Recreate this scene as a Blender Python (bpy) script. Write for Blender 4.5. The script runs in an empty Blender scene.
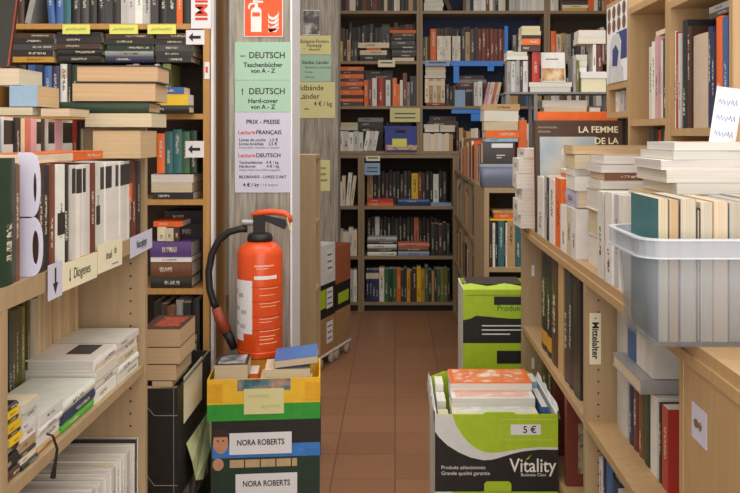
import bpy, math, random
from mathutils import Matrix, Vector
R = random.Random(11)
PI = math.pi
scn = bpy.context.scene
COL = scn.collection
F, CX, CY, ZC = 820.0, 395.0, 134.0, 1.64      # focal length in pixels, vanishing point, eye height
def X(px, Y): return (px - CX) * Y / F
def Z(py, Y): return ZC - (py - CY) * Y / F
def YX(px, x): return F * x / (px - CX)         # where a line of sight meets the plane X = x
def lin(c):
    return tuple(((v / 12.92) if v <= 0.04045 else ((v + 0.055) / 1.055) ** 2.4) for v in c)
def rgb(r, g, b): return lin((r / 255, g / 255, b / 255))

# ------------------------------------------------------------------ materials
MATS = {}
def newmat(name):
    m = bpy.data.materials.new(name); m.use_nodes = True
    nt = m.node_tree; b = nt.nodes['Principled BSDF']
    return m, nt, b
def plain(name, c, rough=0.5, metal=0.0, var=0.12, scale=30):
    if name in MATS: return MATS[name]
    m, nt, b = newmat(name)
    b.inputs['Roughness'].default_value = rough; b.inputs['Metallic'].default_value = metal
    tc = nt.nodes.new('ShaderNodeTexCoord'); n = nt.nodes.new('ShaderNodeTexNoise'); n.inputs['Scale'].default_value = scale
    n.inputs['Detail'].default_value = 4
    cr = nt.nodes.new('ShaderNodeValToRGB')
    cr.color_ramp.elements[0].position = .3; cr.color_ramp.elements[1].position = .7
    cr.color_ramp.elements[0].color = (*[v * (1 - var) for v in c], 1); cr.color_ramp.elements[1].color = (*[min(1, v * (1 + var)) for v in c], 1)
    nt.links.new(tc.outputs['Object'], n.inputs['Vector']); nt.links.new(n.outputs['Fac'], cr.inputs[0]); nt.links.new(cr.outputs[0], b.inputs['Base Color'])
    MATS[name] = m; return m
def wood(name, c, dark=0.72, rough=0.5, sc=(14, 14, 1.2)):
    m, nt, b = newmat(name); b.inputs['Roughness'].default_value = rough
    tc = nt.nodes.new('ShaderNodeTexCoord'); mp = nt.nodes.new('ShaderNodeMapping'); mp.inputs['Scale'].default_value = sc
    n = nt.nodes.new('ShaderNodeTexNoise'); n.inputs['Scale'].default_value = 4; n.inputs['Detail'].default_value = 7; n.inputs['Distortion'].default_value = .6
    cr = nt.nodes.new('ShaderNodeValToRGB'); cr.color_ramp.elements[0].position = .3; cr.color_ramp.elements[1].position = .72
    cr.color_ramp.elements[0].color = (*[v * dark for v in c], 1); cr.color_ramp.elements[1].color = (*c, 1)
    nt.links.new(tc.outputs['Object'], mp.inputs[0]); nt.links.new(mp.outputs[0], n.inputs['Vector']); nt.links.new(n.outputs['Fac'], cr.inputs[0]); nt.links.new(cr.outputs[0], b.inputs['Base Color'])
    MATS[name] = m; return m
def mathn(nt, op, a, b=None):
    n = nt.nodes.new('ShaderNodeMath'); n.operation = op
    for i, v in enumerate((a, b)):
        if v is None: continue
        if isinstance(v, (int, float)): n.inputs[i].default_value = v
        else: nt.links.new(v, n.inputs[i])
    return n.outputs[0]
def cover_material():
    m, nt, b = newmat('printed_cover'); L = nt.links
    oi = nt.nodes.new('ShaderNodeObjectInfo'); tc = nt.nodes.new('ShaderNodeTexCoord')
    s = nt.nodes.new('ShaderNodeSeparateXYZ'); L.new(tc.outputs['Generated'], s.inputs[0])
    sn = nt.nodes.new('ShaderNodeSeparateXYZ'); L.new(tc.outputs['Normal'], sn.inputs[0])
    def attr(n):
        a = nt.nodes.new('ShaderNodeAttribute'); a.attribute_type = 'OBJECT'; a.attribute_name = n; return a
    gx, gy, gz = s.outputs; rnd = oi.outputs['Random']
    spine = mathn(nt, 'LESS_THAN', sn.outputs[1], -0.4)
    a0, a1, abc, atc, ats = attr('band_low'), attr('band_high'), attr('band_colour'), attr('title_colour'), attr('title')
    band = mathn(nt, 'MULTIPLY', mathn(nt, 'GREATER_THAN', gz, a0.outputs['Fac']), mathn(nt, 'LESS_THAN', gz, a1.outputs['Fac']))
    band = mathn(nt, 'MULTIPLY', band, spine)
    cmb = nt.nodes.new('ShaderNodeCombineXYZ')
    L.new(mathn(nt, 'MULTIPLY', gx, 3.0), cmb.inputs[0]); L.new(mathn(nt, 'MULTIPLY', rnd, 97.0), cmb.inputs[1]); L.new(mathn(nt, 'MULTIPLY', gz, 52.0), cmb.inputs[2])
    n = nt.nodes.new('ShaderNodeTexNoise'); n.inputs['Scale'].default_value = 1.3; n.inputs['Detail'].default_value = 2; L.new(cmb.outputs[0], n.inputs['Vector'])
    t = mathn(nt, 'GREATER_THAN', n.outputs['Fac'], 0.5)
    t = mathn(nt, 'MULTIPLY', t, mathn(nt, 'LESS_THAN', mathn(nt, 'ABSOLUTE', mathn(nt, 'SUBTRACT', gx, 0.5)), 0.16))
    lo = mathn(nt, 'ADD', mathn(nt, 'MULTIPLY', rnd, .35), .12); hi = mathn(nt, 'ADD', lo, mathn(nt, 'ADD', .25, mathn(nt, 'MULTIPLY', rnd, .2)))
    t = mathn(nt, 'MULTIPLY', t, mathn(nt, 'MULTIPLY', mathn(nt, 'GREATER_THAN', gz, lo), mathn(nt, 'LESS_THAN', gz, hi)))
    t = mathn(nt, 'MULTIPLY', mathn(nt, 'MULTIPLY', t, spine), ats.outputs['Fac'])
    nz = nt.nodes.new('ShaderNodeTexNoise'); nz.inputs['Scale'].default_value = 25; nz.inputs['Detail'].default_value = 5; L.new(tc.outputs['Object'], nz.inputs['Vector'])
    var = mathn(nt, 'ADD', mathn(nt, 'MULTIPLY', nz.outputs['Fac'], .35), .83)
    hm = nt.nodes.new('ShaderNodeHueSaturation'); L.new(oi.outputs['Color'], hm.inputs['Color']); L.new(var, hm.inputs['Value'])
    m1 = nt.nodes.new('ShaderNodeMixRGB'); L.new(band, m1.inputs[0]); L.new(hm.outputs[0], m1.inputs[1]); L.new(abc.outputs['Color'], m1.inputs[2])
    m2 = nt.nodes.new('ShaderNodeMixRGB'); L.new(t, m2.inputs[0]); L.new(m1.outputs[0], m2.inputs[1]); L.new(atc.outputs['Color'], m2.inputs[2])
    L.new(m2.outputs[0], b.inputs['Base Color']); b.inputs['Roughness'].default_value = .42
    return m
def page_material():
    m, nt, b = newmat('page_edges'); L = nt.links
    oi = nt.nodes.new('ShaderNodeObjectInfo'); tc = nt.nodes.new('ShaderNodeTexCoord')
    mp = nt.nodes.new('ShaderNodeMapping'); mp.inputs['Scale'].default_value = (420, 3, 3); L.new(tc.outputs['Object'], mp.inputs[0])
    n = nt.nodes.new('ShaderNodeTexNoise'); n.inputs['Scale'].default_value = 1; n.inputs['Detail'].default_value = 2; L.new(mp.outputs[0], n.inputs['Vector'])
    hm = nt.nodes.new('ShaderNodeHueSaturation'); L.new(oi.outputs['Color'], hm.inputs['Color']); L.new(mathn(nt, 'ADD', mathn(nt, 'MULTIPLY', n.outputs['Fac'], .5), .68), hm.inputs['Value'])
    L.new(hm.outputs[0], b.inputs['Base Color']); b.inputs['Roughness'].default_value = .85
    return m
def floor_material():
    m, nt, b = newmat('terracotta_tiles'); L = nt.links
    tc = nt.nodes.new('ShaderNodeTexCoord')
    br = nt.nodes.new('ShaderNodeTexBrick'); br.offset = 0; br.inputs['Scale'].default_value = 1; br.inputs['Brick Width'].default_value = .3; br.inputs['Row Height'].default_value = .3
    br.inputs['Mortar Size'].default_value = .004; br.inputs['Color1'].default_value = (*rgb(172, 124, 92), 1); br.inputs['Color2'].default_value = (*rgb(162, 115, 84), 1); br.inputs['Mortar'].default_value = (*rgb(132, 98, 76), 1)
    L.new(tc.outputs['Object'], br.inputs['Vector'])
    n = nt.nodes.new('ShaderNodeTexNoise'); n.inputs['Scale'].default_value = 60; n.inputs['Detail'].default_value = 6; L.new(tc.outputs['Object'], n.inputs['Vector'])
    mx = nt.nodes.new('ShaderNodeMixRGB'); mx.blend_type = 'MULTIPLY'; mx.inputs[0].default_value = .35
    L.new(br.outputs[0], mx.inputs[1]); L.new(n.outputs['Color'], mx.inputs[2]); L.new(mx.outputs[0], b.inputs['Base Color'])
    b.inputs['Roughness'].default_value = .38
    return m
def clear_plastic(name, tint, fac):
    m = bpy.data.materials.new(name); m.use_nodes = True; nt = m.node_tree; b = nt.nodes['Principled BSDF']; out = nt.nodes['Material Output']
    b.inputs['Base Color'].default_value = (*tint, 1); b.inputs['Roughness'].default_value = .25
    t = nt.nodes.new('ShaderNodeBsdfTransparent'); t.inputs[0].default_value = (.95, .96, .98, 1)
    mx = nt.nodes.new('ShaderNodeMixShader'); mx.inputs[0].default_value = fac
    nt.links.new(t.outputs[0], mx.inputs[1]); nt.links.new(b.outputs[0], mx.inputs[2]); nt.links.new(mx.outputs[0], out.inputs[0])
    return m
def concrete():
    m, nt, b = newmat('board_marked_concrete'); L = nt.links; b.inputs['Roughness'].default_value = .8
    tc = nt.nodes.new('ShaderNodeTexCoord'); mp = nt.nodes.new('ShaderNodeMapping'); mp.inputs['Scale'].default_value = (26, 26, 1.6); L.new(tc.outputs['Object'], mp.inputs[0])
    n = nt.nodes.new('ShaderNodeTexNoise'); n.inputs['Scale'].default_value = 3; n.inputs['Detail'].default_value = 8; L.new(mp.outputs[0], n.inputs['Vector'])
    cr = nt.nodes.new('ShaderNodeValToRGB'); cr.color_ramp.elements[0].position = .3; cr.color_ramp.elements[1].position = .75
    cr.color_ramp.elements[0].color = (*rgb(128, 122, 112), 1); cr.color_ramp.elements[1].color = (*rgb(186, 180, 168), 1)
    L.new(n.outputs['Fac'], cr.inputs[0]); L.new(cr.outputs[0], b.inputs['Base Color'])
    bp = nt.nodes.new('ShaderNodeBump'); bp.inputs['Strength'].default_value = .25; L.new(n.outputs['Fac'], bp.inputs['Height']); L.new(bp.outputs[0], b.inputs['Normal'])
    return m
def art_material(name, cols, scale=9, seed=0.0):
    if name in MATS: return MATS[name]
    m, nt, b = newmat(name); L = nt.links; b.inputs['Roughness'].default_value = .35
    tc = nt.nodes.new('ShaderNodeTexCoord'); mp = nt.nodes.new('ShaderNodeMapping'); mp.inputs['Location'].default_value = (seed, seed * 2, seed * 3); L.new(tc.outputs['Object'], mp.inputs[0])
    n = nt.nodes.new('ShaderNodeTexNoise'); n.inputs['Scale'].default_value = scale; n.inputs['Detail'].default_value = 3; L.new(mp.outputs[0], n.inputs['Vector'])
    cr = nt.nodes.new('ShaderNodeValToRGB'); el = cr.color_ramp.elements
    while len(el) < len(cols): el.new(.5)
    for i, c in enumerate(cols): el[i].position = .32 + .36 * i / (len(cols) - 1); el[i].color = (*c, 1)
    L.new(n.outputs['Fac'], cr.inputs[0]); L.new(cr.outputs[0], b.inputs['Base Color'])
    MATS[name] = m; return m
COVER, PAGES = cover_material(), page_material()
BIRCH = wood('birch_veneer', rgb(184, 158, 122), .85)
BEECH = wood('beech_veneer', rgb(194, 160, 116), .85)
PINE = wood('pine', rgb(200, 150, 84), .8)
REARWOOD = wood('grey_oak_veneer', rgb(158, 136, 108), .8)
DARKWOOD = wood('dark_brown_board', rgb(120, 92, 62), .75)  # darker brown wood grain
HOLE = plain('peg_hole', rgb(60, 42, 28), .9)
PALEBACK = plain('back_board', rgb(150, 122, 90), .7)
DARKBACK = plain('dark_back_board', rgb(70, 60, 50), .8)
NAVYBACK = plain('navy_back_board', rgb(52, 62, 92), .8)
PLINTH = plain('black_plinth', rgb(26, 24, 22), .7)
WHITEPAPER = plain('white_paper', rgb(234, 234, 238), .75, var=.03, scale=8)
LILAC = plain('lilac_paper', rgb(206, 206, 226), .75, var=.03, scale=8)
GREENPAPER = plain('mint_paper', rgb(172, 208, 186), .75, var=.03, scale=8)
YELLOWPAPER = plain('pale_yellow_paper', rgb(222, 216, 158), .75, var=.03, scale=8)
LEMON = plain('lemon_paper', rgb(236, 236, 120), .75, var=.04, scale=8)
CREAM = plain('cream_paper', rgb(238, 232, 200), .75, var=.03, scale=8)
BLUEPAPER = plain('light_blue_paper', rgb(150, 178, 214), .75, var=.03, scale=8)
INK = plain('black_ink', rgb(38, 36, 36), .7); GREYINK = plain('grey_ink', rgb(92, 90, 92), .7)
REDINK = plain('red_ink', rgb(212, 70, 44), .6); BLUEINK = plain('blue_ink', rgb(70, 92, 190), .6); GREENINK = plain('green_ink', rgb(74, 130, 70), .7)
WHITEINK = plain('white_ink', rgb(240, 238, 234), .6)
LIME = plain('lime_carton', rgb(176, 206, 44), .5, var=.06); BLACKCARD = plain('black_carton', rgb(34, 33, 32), .5, var=.2)
WHITECARD = plain('white_carton', rgb(222, 224, 222), .55, var=.05); BROWNCARD = plain('brown_cardboard', rgb(168, 132, 92), .8, var=.1)
YELLOWCARD = plain('yellow_carton', rgb(240, 190, 48), .5, var=.06); GREENCARD = plain('green_carton', rgb(48, 156, 52), .5, var=.1)
BLUECARD = plain('blue_carton', rgb(58, 128, 206), .5, var=.15); FIRCARD = plain('fir_green_carton', rgb(34, 58, 46), .5, var=.15)
SKYTAPE = plain('bright_blue_tape', rgb(60, 140, 236), .5, var=.05)
EXTRED = plain('extinguisher_red', rgb(232, 86, 36), .28, var=.04); SIGNRED = plain('sign_orange_red', rgb(240, 88, 24), .4, var=.03)
RUBBER = plain('black_rubber', rgb(30, 28, 28), .5); STEEL = plain('brushed_steel', rgb(186, 190, 196), .3, .7, .05); NOZZLE = plain('brown_grip', rgb(150, 66, 40), .5)
WHITEMETAL_LIT = plain('white_metal_and_lit_strips', rgb(244, 245, 250), .3, 0, .02)  # dolly decks; also paints light on the pillar side and pine edge
GREYMETAL = plain('grey_metal', rgb(128, 130, 132), .45, .3, .08)
PALEPLASTIC = plain('pale_wheel_plastic', rgb(196, 186, 176), .5)
TUB = clear_plastic('milky_clear_plastic', rgb(196, 204, 216), .27); TUBRIM = clear_plastic('clear_plastic_rim', rgb(214, 220, 228), .36)
BLUETUB = clear_plastic('bluish_clear_plastic', rgb(150, 164, 196), .6)
BLUEBIN = plain('blue_plastic', rgb(40, 56, 150), .4, var=.08)

# ------------------------------------------------------------------ mesh helpers
class MB:
    def __init__(s): s.v = []; s.f = []; s.m = []
    def add(s, vs, fs, mi=0):
        o = len(s.v); s.v += [tuple(v) for v in vs]; s.f += [tuple(i + o for i in f) for f in fs]; s.m += [mi] * len(fs); return s
    def box(s, x0, x1, y0, y1, z0, z1, mi=0):
        v = [(x, y, z) for z in (z0, z1) for y in (y0, y1) for x in (x0, x1)]
        return s.add(v, [(0, 2, 3, 1), (4, 5, 7, 6), (0, 1, 5, 4), (2, 6, 7, 3), (0, 4, 6, 2), (1, 3, 7, 5)], mi)
    def prism_z(s, pts, z0, z1, mi=0):
        n = len(pts); v = [(x, y, z0) for x, y in pts] + [(x, y, z1) for x, y in pts]
        return s.add(v, [tuple(range(n - 1, -1, -1)), tuple(range(n, 2 * n))] + [(i, (i + 1) % n, n + (i + 1) % n, n + i) for i in range(n)], mi)
    def prism_y(s, pts, y0, y1, mi=0):          # outline in x, z (counter-clockwise seen from -y)
        n = len(pts); v = [(x, y0, z) for x, z in pts] + [(x, y1, z) for x, z in pts]
        return s.add(v, [tuple(range(n)), tuple(range(2 * n - 1, n - 1, -1))] + [(i, n + i, n + (i + 1) % n, (i + 1) % n) for i in range(n)], mi)
    def lathe(s, prof, seg=28, mi=0, c=(0, 0, 0)):
        n = len(prof); v = []
        for k in range(seg):
            a = 2 * PI * k / seg
            v += [(c[0] + r * math.cos(a), c[1] + r * math.sin(a), c[2] + z) for r, z in prof]
        f = [(k * n + i, ((k + 1) % seg) * n + i, ((k + 1) % seg) * n + i + 1, k * n + i + 1) for k in range(seg) for i in range(n - 1)]
        return s.add(v, f, mi)
    def tube(s, pts, r, seg=8, mi=0, cap=True):
        pts = [Vector(p) for p in pts]; rs = r if isinstance(r, (list, tuple)) else [r] * len(pts); v = []
        t0 = (pts[1] - pts[0]).normalized(); u = t0.orthogonal().normalized()
        for i, p in enumerate(pts):
            t = (pts[min(i + 1, len(pts) - 1)] - pts[max(i - 1, 0)]).normalized()
            u = (u - t * u.dot(t)).normalized(); w = t.cross(u)
            v += [tuple(p + (u * math.cos(2 * PI * k / seg) + w * math.sin(2 * PI * k / seg)) * rs[i]) for k in range(seg)]
        f = [(i * seg + k, i * seg + (k + 1) % seg, (i + 1) * seg + (k + 1) % seg, (i + 1) * seg + k) for i in range(len(pts) - 1) for k in range(seg)]
        if cap: f += [tuple(range(seg - 1, -1, -1)), tuple(range((len(pts) - 1) * seg, len(pts) * seg))]
        return s.add(v, f, mi)
    def build(s, name, mats, parent=None, mw=None, smooth=False):
        me = bpy.data.meshes.new(name); me.from_pydata(s.v, [], s.f)
        for m in (mats if isinstance(mats, (list, tuple)) else [mats]): me.materials.append(m)
        me.polygons.foreach_set('material_index', s.m)
        if smooth: me.polygons.foreach_set('use_smooth', [True] * len(s.f))
        me.update(); o = bpy.data.objects.new(name, me); COL.objects.link(o)
        if parent: o.parent = parent
        if mw is not None: o.matrix_world = mw if not parent else o.matrix_world; 
        if mw is not None and parent: o.matrix_local = mw
        return o
def T(x, y, z): return Matrix.Translation((x, y, z))
def RZ(d): return Matrix.Rotation(math.radians(d), 4, 'Z')
def RY(d): return Matrix.Rotation(math.radians(d), 4, 'Y')
def RX(d): return Matrix.Rotation(math.radians(d), 4, 'X')
def tag(o, label, cat, group=None, kind=None):
    o['label'] = label; o['category'] = cat
    if group: o['group'] = group
    if kind: o['kind'] = kind
    return o
def empty(name, mw, label, cat, group=None):
    o = bpy.data.objects.new(name, None); COL.objects.link(o); o.matrix_world = mw; o.empty_display_size = .05
    return tag(o, label, cat, group)
def structure(o): o['kind'] = 'structure'; return o
def text(s, size, mat, parent, x, z, y=-.0009, align='CENTER', rot=0, bold=0.0, sx=1.0, name='lettering'):
    cu = bpy.data.curves.new(name, 'FONT'); cu.body = s; cu.size = size; cu.align_x = align; cu.align_y = 'CENTER'; cu.extrude = .0001; cu.offset = bold
    cu.resolution_u = 3; cu.materials.append(mat)
    o = bpy.data.objects.new(name, cu); COL.objects.link(o); o.parent = parent
    o.matrix_local = T(x, y, z) @ RY(rot) @ RX(90) @ Matrix.Diagonal((sx, 1, 1, 1)); return o
def scribble(parent, x0, x1, z, h, mat, r=.0008, n=9, y=-.001, rot=0, name='handwriting'):
    rr = random.Random(int(x0 * 9999) + n); mb = MB(); k = n * 3
    pts = [(x0 + (x1 - x0) * i / k + rr.uniform(-.3, .3) * (x1 - x0) / k, y, z + (h / 2 if i % 2 else -h / 2) * rr.uniform(.35, 1)) for i in range(k + 1)]
    mb.tube(pts, r, 4); return mb.build(name, mat, parent)
def card(name, label, cat, mw, w, h, mat, group=None, t=.0008):   # sheet facing local -y, origin at its centre
    return tag(MB().box(-w / 2, w / 2, -t / 2, t / 2, -h / 2, h / 2).build(name, mat, None, mw), label, cat, group)

# ------------------------------------------------------------------ books
PAL = {'black': (46, 44, 43), 'charcoal': (70, 68, 68), 'dark brown': (78, 56, 46), 'brown': (118, 78, 54), 'reddish brown': (124, 60, 46), 'maroon': (112, 46, 44),
       'red': (186, 56, 50), 'orange': (234, 108, 40), 'tan': (192, 158, 114), 'cream': (226, 212, 184), 'white': (230, 228, 222), 'grey': (158, 156, 154),
       'light grey': (198, 198, 198), 'yellow': (232, 190, 40), 'gold': (208, 156, 60), 'olive': (118, 122, 66), 'green': (66, 110, 74), 'dark green': (38, 62, 48), 'teal': (54, 112, 118),
       'blue': (66, 106, 168), 'navy': (44, 52, 88), 'light blue': (150, 182, 212), 'purple': (92, 64, 128), 'pink': (214, 164, 176), 'lilac': (196, 190, 214), 'mustard': (178, 146, 52),
       'salmon': (212, 124, 96), 'dark olive': (92, 82, 38), 'beige': (190, 172, 154), 'lime green': (92, 196, 70)}
SHORT = {'k': 'black', 'h': 'charcoal', 'd': 'dark brown', 'b': 'brown', 'rb': 'reddish brown', 'm': 'maroon', 'r': 'red', 'o': 'orange', 't': 'tan', 'c': 'cream', 'w': 'white', 'g': 'grey', 'lg': 'light grey',
         'y': 'yellow', 'go': 'gold', 'ol': 'olive', 'gr': 'green', 'dg': 'dark green', 'te': 'teal', 'bl': 'blue', 'n': 'navy', 'lb': 'light blue', 'pu': 'purple', 'pi': 'pink', 'li': 'lilac', 'mu': 'mustard', 'sa': 'salmon', 'lm': 'lime green', 'do': 'dark olive', 'be': 'beige'}
PAGECOL = {'white': (228, 224, 216), 'cream': (222, 206, 176), 'tan': (212, 182, 142), 'dull': (196, 186, 168)}
BOOKS = []          # (object, colour word, kind word, extra words, place, pose)
def book_mesh(t, d, h, hard):
    c = min(.0028 if hard else .0010, t * .2); ov = .003 if hard else .0004; a = t / 2
    if hard:
        arc = [(-a + t * i / 6, .004 - .004 * math.sin(PI * i / 6)) for i in range(7)]
        pts = [(-a, d)] + arc + [(a, d), (a - c, d), (a - c, .004 + c), (-a + c, .004 + c), (-a + c, d)]
    else:
        pts = [(-a, d), (-a, 0), (a, 0), (a, d), (a - c, d), (a - c, c), (-a + c, c), (-a + c, d)]
    cov = MB().prism_z(pts, 0, h); e = .0001
    pg = MB().box(-a + c + e, a - c - e, (.004 + c if hard else c) + e, d - ov, ov, h - ov)
    return cov, pg
def book(mw, t, d, h, colour, place, hard=False, pages=None, band=None, title=True, extra='', kind=None, pose='', jit=.06, cat=None, group=None, tcol=None):
    colour = SHORT.get(colour, colour); cov, pg = book_mesh(t, d, h, hard)
    name = {'magazine': 'magazine', 'brochure': 'brochure', 'box file': 'box_file'}.get(kind, 'hardback_book' if hard else 'paperback')
    o = cov.build(name, COVER, None, mw); base = PAL[colour]; j = R.uniform(1 - jit, 1 + jit)
    col = lin(tuple(max(0, min(1, v / 255 * j + R.uniform(-.012, .012))) for v in base)); o.color = (*col, 1)
    p = pg.build('page_block', PAGES, o); pages = pages or ('cream' if R.random() < .45 else 'white')
    q = R.uniform(.92, 1.03); pc = lin(tuple(v / 255 * q * R.uniform(.99, 1.01) for v in PAGECOL[pages])); p.color = (*pc, 1)
    lum = sum(base) / 3
    o['title'] = 1.0 if title else 0.0
    o['title_colour'] = list(tcol or (rgb(214, 206, 186) if lum < 140 else rgb(56, 52, 52)))
    if band: o['band_low'], o['band_high'] = float(band[0]), float(band[1]); o['band_colour'] = list(lin(tuple(v / 255 for v in PAL[SHORT.get(band[2], band[2])])))
    o['category'] = cat or {'magazine': 'magazine', 'brochure': 'brochure'}.get(kind, 'book')
    if group: o['group'] = group
    BOOKS.append((o, colour, kind or ('hardback' if hard else 'paperback'), extra, place, pose))
    return o
def stand(x, y, z, rz, t, d, h, colour, place, tilt=0, out='spine', **kw):
    """Upright, its outward face centred over (x, y), facing local -y turned by rz; tilt leans it sideways about its lower corner."""
    m = T(x, y, z) @ RZ(rz)
    if tilt: m = m @ T(-t / 2 if tilt < 0 else t / 2, 0, 0) @ RY(tilt) @ T(t / 2 if tilt < 0 else -t / 2, 0, 0)
    if out == 'fore': m = m @ T(0, d, 0) @ RZ(180)
    return book(m, t, d, h, colour, place, pose='standing', **kw)
def lie(x, y, z, rz, t, d, h, colour, place, out='spine', yaw=0, **kw):
    """Flat, the outward face's bottom centre at (x, y, z)."""
    m = T(x, y, z) @ RZ(rz)
    if yaw: m = m @ T(0, .07, 0) @ RZ(R.uniform(-yaw, yaw)) @ T(0, -.07, 0)
    if out == 'spine': m = m @ T(-h / 2, 0, t / 2)
    elif out == 'fore': m = m @ T(h / 2, d, t / 2) @ RZ(180)
    elif out == 'head': m = m @ T(-d / 2, h, t / 2) @ RZ(-90)
    elif out == 'headr': m = m @ T(d / 2, 0, t / 2) @ RZ(90)
    return book(m @ RY(90), t, d, h, colour, place, pose='lying', **kw)
ORD = ('first second third fourth fifth sixth seventh eighth ninth tenth eleventh twelfth thirteenth fourteenth fifteenth sixteenth seventeenth eighteenth nineteenth twentieth '
       'twenty-first twenty-second twenty-third twenty-fourth twenty-fifth twenty-sixth twenty-seventh twenty-eighth twenty-ninth thirtieth thirty-first thirty-second thirty-third '
       'thirty-fourth thirty-fifth thirty-sixth thirty-seventh thirty-eighth thirty-ninth fortieth').split()
STACKS = set()      # places counted from the top
DONE = {}
def label_books():
    by = {}
    for b in BOOKS: by.setdefault(b[4], []).append(b)
    for place, bs in by.items():
        n = len(bs); up = place in STACKS
        desc = lambda b: ' '.join(w for w in (b[3], b[1], b[2]) if w)
        for i, b in enumerate(bs):
            if 'label' in b[0]: continue
            same = [c for c in bs if desc(c) == desc(b)]; k = same.index(b)
            if len(same) == 1: s = f"{'only ' if n > 1 else ''}{desc(b)} {place}"
            elif up:
                r = n - 1 - i
                s = f"{desc(b)}, {'topmost' if r == 0 else 'lowest' if r == n - 1 else ORD[r] + ' from top'} {place}"
            else: s = f"{ORD[k]} {desc(b)} from left {place}"
            b[0]['label'] = s
def front_row(Y, z, x0, spec, place, depth=.15, hard=None, group=None, rz=0, jit=.06):
    """Spines facing the camera. spec: tokens colour,width px[,top height px][,flags]; _ is a gap. f = pages outward, H = hardback, Ln / Rn lean n degrees."""
    px = x0; k = F / Y
    for tok in spec.split():
        a = tok.split(','); w = float(a[1])
        if a[0] == '_': px += w; continue
        h = float(a[2]) / k; fl = a[3] if len(a) > 3 else ''
        t = w / k - .0006; hd = hard if hard is not None else (R.random() < .4)
        if 'H' in fl: hd = True
        tilt = 0
        for q in fl.split('+'):
            if q[:1] in 'LR' and q[1:]: tilt = (-1 if q[0] == 'L' else 1) * float(q[1:])
        if tilt: t *= math.cos(math.radians(tilt)) * .97
        stand(X(px + w / 2, Y), Y + R.uniform(0, .012), z, rz, t, min(depth, h * .72), h, a[0], place, tilt=tilt, out='fore' if 'f' in fl else 'spine', hard=hd, group=group, jit=jit,
              band=(.72, .9, 'cream') if 'l' in fl else None)
        px += w
def auto(x0, x1, hs, cols, ws=(3, 6)):
    out = []; px = x0; cols = cols.split()
    while px < x1 - ws[0] * .6:
        w = min(round(R.uniform(*ws), 1), x1 - px); out.append(f"{R.choice(cols)},{w},{round(R.uniform(*hs), 1)}"); px += w
    return ' '.join(out)
def side_row(xf, z, Y0, spec, place, right=False, depth=.12, **kw0):
    """Spines facing the aisle on plane X = xf, starting at Y0; left case runs away from the camera, right case too. spec: colour,thickness mm,height mm[,flags]"""
    y = Y0
    for tok in spec.split():
        a = tok.split(','); t = float(a[1]) / 1000
        if a[0] == '_': y += t; continue
        h = float(a[2]) / 1000; fl = a[3] if len(a) > 3 else ''; kw = dict(kw0)
        if 'B' in fl: kw['band'] = (.66, .97, 'k'); kw['extra'] = 'black-titled'
        if 'H' in fl: kw['hard'] = True
        stand(xf + R.uniform(-.004, .004), y + t / 2, z, -90 if right else 90, t - .0008, depth, h, a[0], place, out='fore' if 'f' in fl else 'spine', **kw)
        y += t
def pile(x, y, z, rz, spec, place, d=.15, out='spine', jx=.004, **kw):
    """Flat stack, bottom first. spec: colour,thickness mm,length mm[,flags][,shift mm]"""
    STACKS.add(place)
    for tok in spec.split():
        a = tok.split(','); t = float(a[1]) / 1000; h = float(a[2]) / 1000; fl = a[3] if len(a) > 3 else ''; s = float(a[4]) / 1000 if len(a) > 4 else 0
        dx = R.uniform(-jx, jx) + s; c, sn = math.cos(math.radians(rz)), math.sin(math.radians(rz))
        o = 'fore' if 'f' in fl else 'head' if 'h' in fl else 'headr' if 'e' in fl else out
        dd = d if o in ('spine', 'fore') else h * .7
        yy = R.uniform(0, .006)
        if o in ('head', 'headr'): dd, h = h, d      # long edge outward keeps the given length
        lie(x + dx * c - yy * sn, y + dx * sn + yy * c, z, rz, t - .0006, dd if o in ('spine', 'fore') else dd, h, a[0], place, out=o, hard='H' in fl, pages='tan' if 'T' in fl else 'cream' if 'C' in fl else None, **kw)
        z += t
    return z

# ------------------------------------------------------------------ bookcases
def bookcase(name, label, pos, rz, W, D, z0, z1, shelves, mat, back=None, th=.02, plinth=0, dividers=(), holes=(), group=None, top=True, sh_th=.02, left=True, right=True, cat='bookcase'):
    root = empty(name, T(*pos) @ RZ(rz), label, cat, group)
    xs = [0.0] + list(dividers) + [W]
    for i, x in enumerate(xs):
        if (i == 0 and not left) or (i == len(xs) - 1 and not right): continue
        a = x if i == 0 else x - th if i == len(xs) - 1 else x - th / 2
        mb = MB().box(a, a + th, 0, D, z0, z1)
        if i in holes:
            zz = z0 + .05
            while zz < z1 - .05:
                for s in (-1, 1):
                    for yy in (.037, D - .037):
                        xx = a - .0003 if s < 0 else a + th + .0003
                        mb.add([(xx, yy + .0028 * math.cos(q * PI / 3), zz + .0028 * math.sin(q * PI / 3)) for q in range(6)], [(0, 1, 2, 3, 4, 5) if s > 0 else (5, 4, 3, 2, 1, 0)], 1)
                zz += .032
        mb.build('side_panel' if i in (0, len(xs) - 1) else 'divider', [mat, HOLE], root)
    for i in range(len(xs) - 1):
        a = xs[i] + (th if i == 0 else th / 2) + .0003; b = xs[i + 1] - (th if i == len(xs) - 2 else th / 2) - .0003
        for zz in shelves: MB().box(a, b, .002, D - .006, zz - sh_th, zz).build('shelf', mat, root)
    if top: MB().box(th * left + .0003, W - th * right - .0003, 0, D, z1 - th, z1).build('top_board', mat, root)
    MB().box(th + .0003, W - th - .0003, D - .005, D, z0 + .002, z1 - (th if top else 0) - .0003).build('back_panel', back or mat, root)
    if plinth: MB().box(th + .0003, W - th - .0003, .02, .035, z0, z0 + plinth).build('plinth', PLINTH, root)
    return root

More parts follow.
